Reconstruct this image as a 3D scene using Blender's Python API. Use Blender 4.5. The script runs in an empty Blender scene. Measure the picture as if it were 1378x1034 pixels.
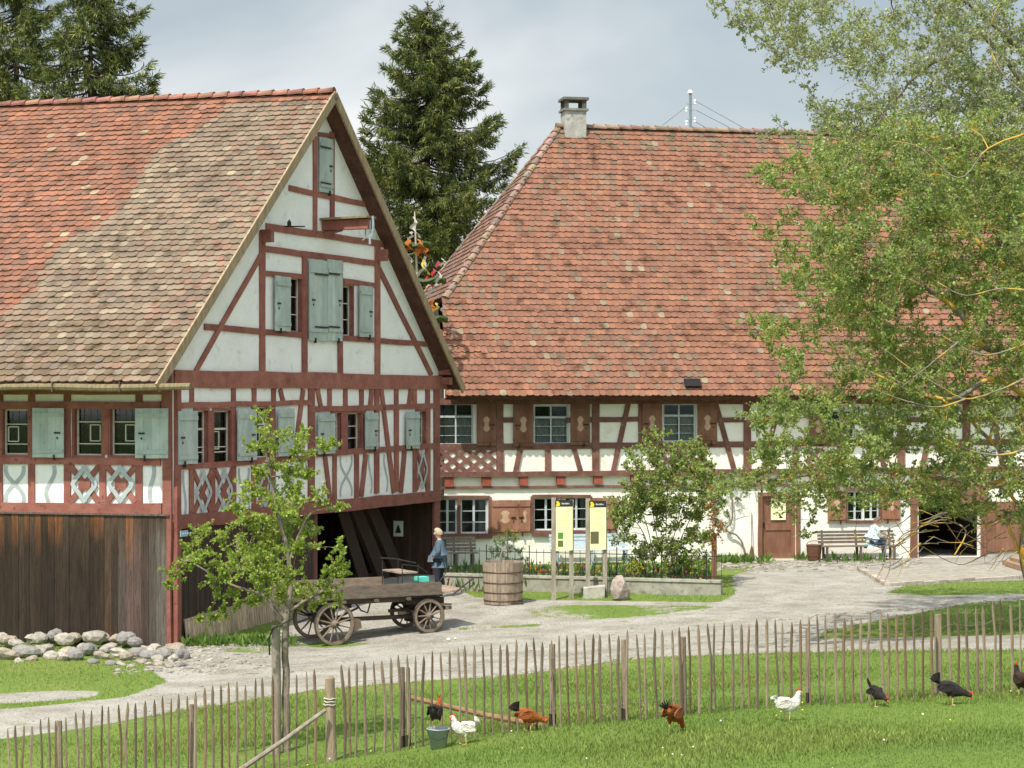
import bpy, bmesh, math, random
import numpy as np
from mathutils import Vector, Matrix
R=random.Random(7); NR=np.random.default_rng(7)
# ------------------------------------------------------------------ camera, sky, sun
F=2800.0; CX,HY,CH=689.0,533.0,5.0; Q=F/3400.0
sc=bpy.context.scene; COL=sc.collection
cd=bpy.data.cameras.new('camera'); cam=bpy.data.objects.new('camera',cd); COL.objects.link(cam)
cam.location=(0,0,CH); cam.rotation_euler=(math.radians(90),0,0)
cd.sensor_width=36; cd.lens=F/1378*36; cd.shift_y=16/1378; cd.clip_start=.5; cd.clip_end=5000
sc.camera=cam
SEL=math.radians(57); SH=Vector((-.5,-.866)).normalized()
sd=bpy.data.lights.new('sun','SUN'); sd.energy=5.0; sd.angle=math.radians(.6); sd.color=(1,.94,.85)
sun=bpy.data.objects.new('sun',sd); COL.objects.link(sun)
SV=Vector((SH.x*math.cos(SEL),SH.y*math.cos(SEL),math.sin(SEL)))
sun.rotation_euler=SV.to_track_quat('Z','Y').to_euler()
def build_world():
    w=bpy.data.worlds.new('World'); sc.world=w; w.use_nodes=True
    nt=w.node_tree; N=nt.nodes; L=nt.links; N.clear()
    out=N.new('ShaderNodeOutputWorld'); bg=N.new('ShaderNodeBackground'); L.new(bg.outputs[0],out.inputs[0])
    sky=N.new('ShaderNodeTexSky'); sky.sky_type='NISHITA'; sky.sun_disc=False
    sky.sun_elevation=SEL; sky.sun_rotation=math.atan2(SH.x,SH.y)
    sm=N.new('ShaderNodeVectorMath'); sm.operation='SCALE'; sm.inputs['Scale'].default_value=.11
    L.new(sky.outputs[0],sm.inputs[0])
    tc=N.new('ShaderNodeTexCoord'); mp=N.new('ShaderNodeMapping'); mp.inputs['Scale'].default_value=(2.4,2.4,9.); mp.inputs['Location'].default_value=(3.3,1.4,.55)
    L.new(tc.outputs['Generated'],mp.inputs[0])
    n1=N.new('ShaderNodeTexNoise'); n1.inputs['Scale'].default_value=1.0; n1.inputs['Detail'].default_value=5; n1.inputs['Roughness'].default_value=.42; n1.inputs['Distortion'].default_value=.7
    L.new(mp.outputs[0],n1.inputs['Vector'])
    cr=N.new('ShaderNodeValToRGB'); e=cr.color_ramp.elements
    e[0].position=.34; e[0].color=(.30,.385,.445,1)
    e[1].position=.66; e[1].color=(.90,.90,.88,1)
    e2=e.new(.47); e2.color=(.44,.505,.55,1); e3=e.new(.56); e3.color=(.58,.63,.65,1)
    L.new(n1.outputs[0],cr.inputs[0])
    # brighter thin cloud towards the sun side of the sky, as in any broken overcast
    dt=N.new('ShaderNodeVectorMath'); dt.operation='DOT_PRODUCT'; dt.inputs[1].default_value=tuple(SV)
    L.new(tc.outputs['Generated'],dt.inputs[0])
    mr=N.new('ShaderNodeMapRange'); mr.inputs['From Min'].default_value=.0; mr.inputs['From Max'].default_value=1; mr.inputs['To Min'].default_value=1; mr.inputs['To Max'].default_value=3.0
    L.new(dt.outputs['Value'],mr.inputs[0])
    sc2=N.new('ShaderNodeVectorMath'); sc2.operation='SCALE'; L.new(cr.outputs[0],sc2.inputs[0]); L.new(mr.outputs[0],sc2.inputs['Scale'])
    mx=N.new('ShaderNodeMix'); mx.data_type='RGBA'; mx.inputs[0].default_value=.86
    L.new(sm.outputs[0],mx.inputs[6]); L.new(sc2.outputs[0],mx.inputs[7])
    L.new(mx.outputs[2],bg.inputs[0]); bg.inputs[1].default_value=1.0
build_world()
sc.view_settings.view_transform='Standard'; sc.view_settings.look='None'; sc.view_settings.gamma=1; sc.view_settings.exposure=.17
sc.cycles.max_bounces=8; sc.cycles.transparent_max_bounces=12

# ------------------------------------------------------------------ helpers
WLD={}
def V3(*a): return Vector(a)
def tag(o,label=None,cat=None,group=None,kind=None):
    if label: o['label']=label
    if cat: o['category']=cat
    if group: o['group']=group
    if kind: o['kind']=kind
    return o
def thing(name,label,cat,loc=(0,0,0),group=None,rz=0):
    o=bpy.data.objects.new(name,None); COL.objects.link(o); o.location=loc; o.rotation_euler=(0,0,rz)
    o.empty_display_size=.2; WLD[o.name]=Vector(loc); return tag(o,label,cat,group)
def link_mesh(name,me,m,parent=None,off=Vector((0,0,0))):
    me.materials.append(m); o=bpy.data.objects.new(name,me); COL.objects.link(o)
    if parent is not None: o.parent=parent
    WLD[o.name]=off.copy(); return o
class MB:
    def __init__(s): s.v=[]; s.f=[]; s.c=[]; s.cc=None; s.smooth=False
    def col(s,c): s.cc=c; return s
    def add(s,vs,fs,c=None):
        b=len(s.v); s.v+= [tuple(p) for p in vs]; s.f+=[tuple(b+i for i in f) for f in fs]
        c=c or s.cc or (1,1,1); s.c+= [c]*len(vs) if not isinstance(c,list) else c
    def hexa(s,p,c=None):  # 8 pts: bottom 4 (ccw), top 4
        s.add(p,[(3,2,1,0),(4,5,6,7),(0,1,5,4),(1,2,6,5),(2,3,7,6),(3,0,4,7)],c)
    def box(s,x0,y0,z0,x1,y1,z1,c=None):
        s.hexa([(x0,y0,z0),(x1,y0,z0),(x1,y1,z0),(x0,y1,z0),(x0,y0,z1),(x1,y0,z1),(x1,y1,z1),(x0,y1,z1)],c)
    def bar(s,a,b,w,h,up=(0,0,1),c=None):
        a=Vector(a); b=Vector(b); d=(b-a).normalized(); up=Vector(up)
        if abs(d.dot(up))>.98: up=Vector((0,1,0)) if abs(d.y)<.9 else Vector((1,0,0))
        r=d.cross(up).normalized()*w/2; u=r.cross(d).normalized()*h/2
        s.hexa([a-r-u,a+r-u,b+r-u,b-r-u,a-r+u,a+r+u,b+r+u,b-r+u],c)
    def tube(s,pts,rad,n=6,c=None,cap=True,squash=1.0):
        pts=[Vector(p) for p in pts]
        if not isinstance(rad,(list,tuple)): rad=[rad]*len(pts)
        rings=[]; prev=None
        for i,p in enumerate(pts):
            d=(pts[min(i+1,len(pts)-1)]-pts[max(i-1,0)])
            d=d.normalized() if d.length>1e-9 else Vector((0,0,1))
            if prev is None:
                a=Vector((0,0,1)) if abs(d.z)<.9 else Vector((1,0,0))
                x=d.cross(a).normalized()
            else:
                x=(prev-d*prev.dot(d)); x=x.normalized() if x.length>1e-6 else d.orthogonal().normalized()
            prev=x; y=d.cross(x)
            rings.append([p+(x*math.cos(2*math.pi*k/n)+y*math.sin(2*math.pi*k/n)*squash)*rad[i] for k in range(n)])
        vs=[q for r in rings for q in r]; fs=[]
        for i in range(len(rings)-1):
            for k in range(n):
                fs.append((i*n+k,i*n+(k+1)%n,(i+1)*n+(k+1)%n,(i+1)*n+k))
        if cap: fs.append(tuple(range(n-1,-1,-1))); fs.append(tuple((len(rings)-1)*n+k for k in range(n)))
        s.add(vs,fs,c)
    def lathe(s,prof,cx=0,cy=0,n=24,c=None):
        vs=[];fs=[]
        for (r,z) in prof:
            for k in range(n): vs.append((cx+r*math.cos(2*math.pi*k/n),cy+r*math.sin(2*math.pi*k/n),z))
        for i in range(len(prof)-1):
            for k in range(n): fs.append((i*n+k,i*n+(k+1)%n,(i+1)*n+(k+1)%n,(i+1)*n+k))
        s.add(vs,fs,c)
    def build(s,name,m,parent=None,smooth=False,own=False):
        off=WLD[parent.name] if parent is not None else Vector((0,0,0))
        loc=Vector((0,0,0))
        vv=s.v
        if own and vv:  # top-level mesh with its origin at its base
            a=np.array(vv); loc=Vector(((a[:,0].min()+a[:,0].max())/2,(a[:,1].min()+a[:,1].max())/2,a[:,2].min()))
        o3=off+loc
        me=bpy.data.meshes.new(name); me.from_pydata([(p[0]-o3.x,p[1]-o3.y,p[2]-o3.z) for p in vv],[],s.f)
        ca=me.color_attributes.new('Col','FLOAT_COLOR','POINT')
        if s.c:
            arr=np.ones((len(s.c),4),dtype=np.float32); arr[:,:3]=np.array(s.c,dtype=np.float32); ca.data.foreach_set('color',arr.ravel())
        if smooth: me.polygons.foreach_set('use_smooth',[True]*len(me.polygons))
        o=link_mesh(name,me,m,parent,off if not own else loc)
        if own: o.location=loc
        return o
def np_mesh(name,V,Fq,C,m,parent=None):
    off=WLD[parent.name] if parent is not None else Vector((0,0,0))
    V=V.reshape(-1,3)-np.array(off); me=bpy.data.meshes.new(name)
    nq=len(Fq); k=Fq.shape[1]
    me.vertices.add(len(V)); me.vertices.foreach_set('co',V.astype(np.float32).ravel())
    me.loops.add(nq*k); me.loops.foreach_set('vertex_index',Fq.astype(np.int32).ravel())
    me.polygons.add(nq); me.polygons.foreach_set('loop_start',np.arange(0,nq*k,k,dtype=np.int32)); me.polygons.foreach_set('loop_total',np.full(nq,k,dtype=np.int32))
    me.update(calc_edges=True)
    ca=me.color_attributes.new('Col','FLOAT_COLOR','POINT'); arr=np.ones((len(V),4),dtype=np.float32); arr[:,:3]=C; ca.data.foreach_set('color',arr.ravel())
    return link_mesh(name,me,m,parent,off)
def leaves(name,P,D,S,C,m,parent=None,wid=.33):
    n=len(P); D=D/np.linalg.norm(D,axis=1,keepdims=True); r=NR.normal(size=(n,3)); s=np.cross(D,r); s/=np.linalg.norm(s,axis=1,keepdims=True)
    S=S[:,None]; wid=wid*NR.uniform(.7,1.25,(n,1)); w=s*S*wid; up=np.cross(s,D)*S*.08
    V=np.stack([P,P+D*S*.5+w-up,P+D*S,P+D*S*.5-w-up],axis=1)
    Fq=np.arange(n*4).reshape(n,4); return np_mesh(name,V,Fq,np.repeat(C,4,axis=0),m,parent)

MATS={}
def mat(name,c1,c2=None,scale=3.,rough=.85,bump=.25,bscale=30.,stretch=(1,1,1),attr=True,metal=0,detail=5,c3=None,s3=12.,t3=(.6,.7),trans=0,spec=.3,lo=.35,hi=.65):
    m=bpy.data.materials.new(name); m.use_nodes=True; nt=m.node_tree; N=nt.nodes; L=nt.links
    b=N['Principled BSDF']; b.inputs['Roughness'].default_value=rough; b.inputs['Metallic'].default_value=metal
    b.inputs['Specular IOR Level'].default_value=spec
    tc=N.new('ShaderNodeTexCoord'); mp=N.new('ShaderNodeMapping'); mp.inputs['Scale'].default_value=stretch
    L.new(tc.outputs['Object'],mp.inputs[0])
    n=N.new('ShaderNodeTexNoise'); n.inputs['Scale'].default_value=scale; n.inputs['Detail'].default_value=detail; n.inputs['Roughness'].default_value=.6
    L.new(mp.outputs[0],n.inputs['Vector'])
    cr=N.new('ShaderNodeValToRGB'); cr.color_ramp.elements[0].position=lo; cr.color_ramp.elements[1].position=hi
    cr.color_ramp.elements[0].color=(*c1,1); cr.color_ramp.elements[1].color=(*(c2 or c1),1); L.new(n.outputs[0],cr.inputs[0])
    col=cr.outputs[0]
    if c3:
        n3=N.new('ShaderNodeTexNoise'); n3.inputs['Scale'].default_value=s3; n3.inputs['Detail'].default_value=6; L.new(mp.outputs[0],n3.inputs['Vector'])
        r3=N.new('ShaderNodeMapRange'); r3.inputs['From Min'].default_value=t3[0]; r3.inputs['From Max'].default_value=t3[1]; L.new(n3.outputs[0],r3.inputs[0])
        mx=N.new('ShaderNodeMix'); mx.data_type='RGBA'; L.new(r3.outputs[0],mx.inputs[0]); L.new(col,mx.inputs[6]); mx.inputs[7].default_value=(*c3,1); col=mx.outputs[2]
    if attr:
        at=N.new('ShaderNodeAttribute'); at.attribute_name='Col'; mx=N.new('ShaderNodeMix'); mx.data_type='RGBA'; mx.blend_type='MULTIPLY'; mx.inputs[0].default_value=1
        L.new(col,mx.inputs[6]); L.new(at.outputs['Color'],mx.inputs[7]); col=mx.outputs[2]
    L.new(col,b.inputs['Base Color'])
    if bump>0:
        nb=N.new('ShaderNodeTexNoise'); nb.inputs['Scale'].default_value=bscale; nb.inputs['Detail'].default_value=6; L.new(mp.outputs[0],nb.inputs['Vector'])
        bp=N.new('ShaderNodeBump'); bp.inputs['Strength'].default_value=bump; bp.inputs['Distance'].default_value=.03; L.new(nb.outputs[0],bp.inputs['Height']); L.new(bp.outputs[0],b.inputs['Normal'])
    if trans>0:
        t=N.new('ShaderNodeBsdfTranslucent'); L.new(col,t.inputs[0]); ms=N.new('ShaderNodeMixShader'); ms.inputs[0].default_value=trans
        L.new(b.outputs[0],ms.inputs[1]); L.new(t.outputs[0],ms.inputs[2]); L.new(ms.outputs[0],N['Material Output'].inputs[0])
    MATS[name]=m; return m
def glass_mat():
    m=bpy.data.materials.new('window_glass'); m.use_nodes=True; N=m.node_tree.nodes; L=m.node_tree.links; N.remove(N['Principled BSDF'])
    g=N.new('ShaderNodeBsdfGlossy'); g.inputs['Roughness'].default_value=.05; g.inputs[0].default_value=(.8,.85,.9,1)
    t=N.new('ShaderNodeBsdfTransparent'); t.inputs[0].default_value=(.75,.8,.8,1); fr=N.new('ShaderNodeFresnel'); fr.inputs[0].default_value=1.5
    nz=N.new('ShaderNodeTexNoise'); nz.inputs['Scale'].default_value=3; bp=N.new('ShaderNodeBump'); bp.inputs['Strength'].default_value=.15; L.new(nz.outputs[0],bp.inputs['Height']); L.new(bp.outputs[0],g.inputs['Normal'])
    ms=N.new('ShaderNodeMixShader'); L.new(fr.outputs[0],ms.inputs[0]); L.new(t.outputs[0],ms.inputs[1]); L.new(g.outputs[0],ms.inputs[2]); L.new(ms.outputs[0],N['Material Output'].inputs[0])
    return m
M=MATS
glass=glass_mat()
plaster=mat('white_plaster',(.78,.765,.745),(.86,.845,.825),scale=1.3,bump=.7,bscale=10,c3=(.56,.54,.49),s3=3.2,t3=(.60,.8))
plaster_cream=mat('cream_plaster',(.84,.80,.69),(.88,.86,.78),scale=1.2,bump=.4,bscale=12,c3=(.70,.60,.44),s3=2.2,t3=(.58,.8))
redwood=mat('red_painted_timber',(.22,.075,.058),(.31,.125,.095),scale=2.5,stretch=(1,1,1),bump=.35,bscale=22,c3=(.12,.045,.035),s3=9,t3=(.6,.75))
brownwood=mat('brown_red_timber',(.13,.058,.042),(.21,.105,.078),scale=3,bump=.3,bscale=25,c3=(.30,.2,.15),s3=10,t3=(.62,.75))
shutter_green=mat('sage_green_paint',(.34,.40,.375),(.46,.51,.48),scale=4,stretch=(1,1,.4),bump=.2,bscale=30,c3=(.24,.30,.27),s3=14,t3=(.62,.75))
shutter_brown=mat('brown_shutter_paint',(.17,.078,.045),(.25,.125,.08),scale=4,stretch=(1,1,.4),bump=.2)
ornament=mat('painted_ornament_grey',(.33,.37,.37),(.42,.46,.46),scale=6,bump=0)
ornament_tan=mat('painted_ornament_tan',(.45,.28,.18),(.52,.36,.25),scale=6,bump=0)
darkboards=mat('weathered_dark_boards',(.55,.5,.45),(1.0,.95,.9),scale=3,stretch=(7,7,.5),bump=.5,bscale=18,c3=(.3,.27,.25),s3=9,t3=(.55,.7))
weath=mat('weathered_grey_wood',(.20,.165,.13),(.34,.29,.235),scale=4,stretch=(4,4,.6),bump=.45,bscale=20,c3=(.13,.10,.08),s3=8,t3=(.58,.72))
wagwood=mat('grey_wagon_wood',(.105,.09,.077),(.18,.155,.13),scale=4,stretch=(1,1,4),bump=.3,bscale=25)
paleW=mat('pale_split_wood',(.42,.36,.27),(.55,.49,.40),scale=5,stretch=(1,1,.5),bump=.3)
iron=mat('dark_iron',(.02,.02,.022),(.045,.04,.038),scale=8,rough=.55,bump=.1,metal=.3)
zinc=mat('zinc_metal',(.25,.30,.33),(.36,.41,.44),scale=6,rough=.5,metal=.15,bump=.05)
frame_grey=mat('grey_window_paint',(.42,.46,.47),(.52,.56,.56),scale=6,bump=.1)
frame_cream=mat('cream_window_paint',(.52,.50,.42),(.62,.60,.52),scale=6,bump=.1)
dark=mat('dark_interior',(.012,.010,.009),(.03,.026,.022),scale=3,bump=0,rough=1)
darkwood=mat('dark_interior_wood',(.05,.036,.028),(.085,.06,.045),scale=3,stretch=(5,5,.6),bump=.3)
curtain=mat('white_lace_curtain',(.45,.47,.46),(.62,.63,.61),scale=10,stretch=(4,4,1),bump=.1,trans=.3)
tile=mat('clay_roof_tile',(.72,.72,.72),(1.18,1.15,1.1),scale=2.2,bump=.5,bscale=40,c3=(.40,.40,.34),s3=2.6,t3=(.55,.72),lo=.3,hi=.7,detail=8)
stone=mat('field_stone',(.30,.28,.25),(.48,.45,.41),scale=4,bump=.6,bscale=12,c3=(.2,.19,.17),s3=8,t3=(.6,.75))
concrete=mat('weathered_concrete',(.30,.29,.26),(.42,.41,.37),scale=4,bump=.3,c3=(.2,.2,.17),s3=6,t3=(.55,.7))
lichen_bark=mat('lichened_bark',(.14,.12,.09),(.25,.22,.17),scale=6,stretch=(1,1,1),bump=.6,bscale=20,c3=(.48,.30,.05),s3=2.2,t3=(.47,.56))
bark=mat('tree_bark',(.14,.115,.09),(.26,.22,.175),scale=8,stretch=(1,1,.5),bump=.6,bscale=20,c3=(.30,.21,.05),s3=5,t3=(.58,.7))
bark_dark=mat('spruce_bark',(.05,.035,.028),(.10,.075,.055),scale=6,bump=.4)
leafm=mat('tree_leaf',(.85,.85,.85),(1.1,1.1,1.1),scale=2,bump=0,trans=.48,rough=.5,spec=.35)
needle=mat('spruce_needles',(.85,.85,.85),(1.1,1.1,1.1),scale=2,bump=0,trans=.15,rough=.6)
grassm=mat('grass_blades',(.85,.85,.85),(1.1,1.1,1.1),scale=.8,bump=0,trans=.3,rough=.6)
petal=mat('flower_petal',(.9,.9,.9),(1.1,1.1,1.1),scale=5,bump=0,trans=.3,rough=.6)
feather=mat('feathers',(.55,.55,.55),(1.35,1.3,1.25),scale=38,bump=.9,bscale=70,rough=.75,stretch=(.6,1,1))
combm=mat('red_comb',(.5,.03,.02),(.6,.06,.04),scale=20,bump=.1,rough=.5)
beakm=mat('horn_yellow',(.5,.35,.12),(.6,.42,.18),scale=20,bump=0,rough=.5)
skin=mat('skin',(.55,.33,.24),(.62,.38,.28),attr=False,scale=10,bump=.05,rough=.6)
cloth=mat('fabric',(.85,.85,.85),(1.1,1.1,1.1),scale=8,bump=.2,bscale=50,rough=.95)
paper=mat('printed_panel',(.95,.95,.95),(1.,1.,1.),scale=2,bump=0,rough=.6)
white_p=mat('white_enamel',(.75,.75,.74),(.8,.8,.8),scale=3,bump=0,rough=.4)

# ------------------------------------------------------------------ terrain
TC=[-400,0,240,480,700,1000,1250,1500,2200]
TY=[0,20,34,38,44,50,56,62,70,80,200,3000]
TZ=[[3.1]*9,
[-.1,.2,.5,.9,1.1,1.3,1.4,1.5,1.6],
[-1.4,-.72,-.24,.15,.48,.78,.92,1.1,1.3],
[-1.3,-.72,-.35,0,.25,.55,.75,.95,1.2],
[-1.0,-.65,-.5,-.3,-.1,.25,.55,.75,1.0],
[-.8,-.6,-.56,-.48,-.3,.05,.3,.5,.8],
[-.6,-.58,-.57,-.5,-.3,-.05,.12,.3,.5],
[-.5,-.5,-.45,-.28,-.12,-.02,.05,.1,.3],
[-.2,-.2,-.15,-.03,0,0,0,0,.1],
[0]*9,[0]*9,[-2]*9]
TZ=np.array(TZ,float); TCn=np.array(TC,float); TYn=np.array(TY,float)*Q
def terr(X,Y):
    X=np.asarray(X,float); Y=np.asarray(Y,float)
    p=np.clip(CX+F*X/np.maximum(Y,6.),TCn[0],TCn[-1]-1e-3); y=np.clip(Y,0,TYn[-1]-1e-3)
    i=np.clip(np.searchsorted(TCn,p,side='right')-1,0,len(TCn)-2); j=np.clip(np.searchsorted(TYn,y,side='right')-1,0,len(TYn)-2)
    a=(p-TCn[i])/(TCn[i+1]-TCn[i]); b=(y-TYn[j])/(TYn[j+1]-TYn[j])
    z=(TZ[j,i]*(1-a)+TZ[j,i+1]*a)*(1-b)+(TZ[j+1,i]*(1-a)+TZ[j+1,i+1]*a)*b
    return z+.015*np.sin(X*1.7+Y*.6)*np.sin(Y*1.3-X*.4)
def tz(x,y): return float(terr(x,y))
def at(px,py,Y):  # photo position at real distance Y
    return Vector(((px-CX)/F*Y,Y,CH-(py-HY)/F*Y))
def atk(px,py,k): return at(px,py,k*Q)
def gy(px,k):  # ground point in the direction px at distance k*Q
    Y=k*Q; X=(px-CX)/F*Y; return Vector((X,Y,tz(X,Y)))
def ground_at(px,py):
    u=(px-CX)/F; s=(py-HY)/F; Y=np.arange(15.,95.,.03); k=np.nonzero(CH-s*Y<=terr(u*Y,Y))[0]
    y=float(Y[k[0]]) if len(k) else 90.
    return Vector((u*y,y,tz(u*y,y)))
def inpoly(px,py,poly):
    r=np.zeros(px.shape,bool); n=len(poly)
    for i in range(n):
        x1,y1=poly[i]; x2,y2=poly[(i+1)%n]
        c=((y1>py)!=(y2>py)); 
        with np.errstate(divide='ignore',invalid='ignore'):
            xi=(x2-x1)*(py-y1)/((y2-y1) if y2!=y1 else 1e-9)+x1
        r^=c&(px<xi)
    return r
GRAV=[(-80,962),(60,950),(170,938),(225,918),(195,897),(250,870),(330,866),(380,848),(418,800),(424,764),(585,764),(596,784),(640,804),(700,807),(820,809),(968,811),(990,800),(985,775),(1010,768),(1020,757),(1200,742),(1230,720),(1460,720),(1460,803),(1378,806),(1300,813),(1200,832),(1110,850),(1100,860),(1230,858),(1460,852),(1460,874),(1060,878),(850,886),(700,908),(545,918),(430,928),(240,957),(100,982),(-80,1006)]
DIRT=[[(-80,938),(60,930),(135,930),(130,938),(60,944),(-80,950)]]
GPAT=[[(1192,798),(1225,786),(1460,778),(1460,797),(1250,802)],[(700,822),(745,814),(860,814),(955,815),(968,818),(900,827),(790,836),(715,831)],
 [(330,868),(380,862),(400,872),(350,880),(290,878)],[(375,868),(470,862),(520,866),(440,873)],[(600,845),(740,838),(740,842),(620,850)]]
def patch_mask(X,Y,Z):
    px=CX+F*X/np.maximum(Y,1); py=HY+(CH-Z)*F/np.maximum(Y,1); g=np.zeros(px.shape,bool)
    for p in GPAT[1:]: g|=inpoly(px,py,p)
    return g&(Y<70)
def gravel_mask(X,Y,Z):
    px=CX+F*X/np.maximum(Y,1); py=HY+(CH-Z)*F/np.maximum(Y,1)
    g=inpoly(px,py,GRAV)
    for d in DIRT: g|=inpoly(px,py,d)
    for p in GPAT: g&=~inpoly(px,py,p)
    return g&(Y<70)&(Y>15)
def build_ground():
    xs=np.concatenate([-np.geomspace(1500,14,26),np.arange(-13.4,18,.13),np.geomspace(18.5,1500,26)])
    ys=np.concatenate([np.linspace(-60,18,16),np.arange(18.5,70,.13),np.geomspace(71,2400,34)])
    X,Y=np.meshgrid(xs,ys); Z=terr(X,np.maximum(Y,0)); Z=np.where(Y<0,3.1,Z)
    g=gravel_mask(X,Y,Z).astype(float); g=np.maximum(g,patch_mask(X,Y,Z)*(.40+.12*np.sin(X*2.3+Y)))
    # soft edges
    for _ in range(2):
        gg=g.copy(); gg[1:-1,1:-1]=(g[1:-1,1:-1]*2+g[:-2,1:-1]+g[2:,1:-1]+g[1:-1,:-2]+g[1:-1,2:])/6; g=gg
    V=np.stack([X,Y,Z],-1).reshape(-1,3); ny,nx=X.shape
    i=np.arange((ny-1)*(nx-1)); r=i//(nx-1); c=i%(nx-1); a=r*nx+c
    Fq=np.stack([a,a+1,a+nx+1,a+nx],1)
    C=np.repeat(g.reshape(-1,1),3,axis=1)
    m=bpy.data.materials.new('meadow_and_gravel'); m.use_nodes=True; N=m.node_tree.nodes; L=m.node_tree.links; b=N['Principled BSDF']; b.inputs['Roughness'].default_value=.95; b.inputs['Specular IOR Level'].default_value=.1
    tc=N.new('ShaderNodeTexCoord'); 
    def noise(s,d=6,r=.6):
        n=N.new('ShaderNodeTexNoise'); n.inputs['Scale'].default_value=s; n.inputs['Detail'].default_value=d; n.inputs['Roughness'].default_value=r; L.new(tc.outputs['Object'],n.inputs['Vector']); return n.outputs[0]
    def ramp(src,els):
        cr=N.new('ShaderNodeValToRGB'); e=cr.color_ramp.elements
        e[0].position,e[0].color=els[0][0],(*els[0][1],1); e[1].position,e[1].color=els[-1][0],(*els[-1][1],1)
        for p,c in els[1:-1]: q=e.new(p); q.color=(*c,1)
        L.new(src,cr.inputs[0]); return cr.outputs[0]
    def mix(f,a,bb,t='MIX'):
        x=N.new('ShaderNodeMix'); x.data_type='RGBA'; x.blend_type=t
        if isinstance(f,float): x.inputs[0].default_value=f
        else: L.new(f,x.inputs[0])
        L.new(a,x.inputs[6]); L.new(bb,x.inputs[7]); return x.outputs[2]
    grass=mix(.5,ramp(noise(.35,4),[(.3,(.10,.17,.03)),(.5,(.14,.22,.035)),(.7,(.21,.23,.06))]),ramp(noise(9,6),[(.3,(.07,.11,.025)),(.7,(.18,.22,.06))]))
    gr1=ramp(noise(1.1,6,.62),[(.3,(.24,.215,.18)),(.5,(.325,.305,.27)),(.7,(.40,.38,.34))])
    gr2=ramp(noise(22,4,.8),[(.32,(.5,.48,.46)),(.5,(.95,.94,.92)),(.68,(1.3,1.3,1.28))])
    grav=mix(1.0,gr1,gr2,'MULTIPLY')
    # weeds creeping into the gravel
    weeds=ramp(noise(1.6,8,.72),[(.56,(0,0,0)),(.68,(.8,.8,.8))])
    grav=mix(weeds,grav,ramp(noise(11,5),[(.3,(.10,.13,.03)),(.7,(.24,.24,.10))]))
    at=N.new('ShaderNodeAttribute'); at.attribute_name='Col'
    ad=N.new('ShaderNodeMath'); ad.operation='MULTIPLY_ADD'; L.new(noise(2.6,8,.75),ad.inputs[0]); ad.inputs[1].default_value=1.1; ad.inputs[2].default_value=-.55
    s2=N.new('ShaderNodeMath'); s2.operation='ADD'; L.new(at.outputs['Fac'],s2.inputs[0]); L.new(ad.outputs[0],s2.inputs[1])
    mr=N.new('ShaderNodeMapRange'); mr.inputs['From Min'].default_value=.42; mr.inputs['From Max'].default_value=.58; L.new(s2.outputs[0],mr.inputs[0])
    L.new(mix(mr.outputs[0],grass,grav),b.inputs['Base Color'])
    bp=N.new('ShaderNodeBump'); bp.inputs['Strength'].default_value=.7; bp.inputs['Distance'].default_value=.04; L.new(noise(18,6,.7),bp.inputs['Height']); L.new(bp.outputs[0],b.inputs['Normal'])
    o=np_mesh('ground',V,Fq,C,m); tag(o,'green meadow and pale gravel farmyard with worn paths',None,None,'structure')
    o.data.polygons.foreach_set('use_smooth',[True]*len(o.data.polygons))
build_ground()

# ------------------------------------------------------------------ wall planes
class Pl:
    def __init__(s,O,d,n): s.O=Vector(O); s.d=Vector(d).normalized(); s.n=Vector(n).normalized()
    def off(s,a): return Pl(s.O+s.n*a,s.d,s.n)
    def uv(s,px,py):
        u=(px-CX)/F; t=(u*s.O.y-s.O.x)/(s.d.x-u*s.d.y); Y=s.O.y+s.d.y*t
        return t,CH-(py-HY)/F*Y
    def pt(s,t,z,o=0): return Vector((s.O.x+s.d.x*t+s.n.x*o,s.O.y+s.d.y*t+s.n.y*o,z))
    def Y(s,t): return s.O.y+s.d.y*t
Y0=56*Q; C0=Vector(((233-CX)/F*Y0,Y0))
gd=Vector((1223,F)).normalized(); ed=Vector((-10500,F)).normalized()
PG=Pl(C0,gd,(gd.y,-gd.x)); PF=Pl(C0,ed,(-ed.y*-1*-1,-abs(ed.x)))
PF.n=Vector((-abs(ed.y),-abs(ed.x))).normalized()
Yr=77*Q; rd=Vector((14000,F)).normalized(); rs=Vector((-429,F)).normalized()
PR=Pl(((1050-CX)/F*Yr,Yr),rd,(rd.y,-rd.x))
bn=[0]
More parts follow.
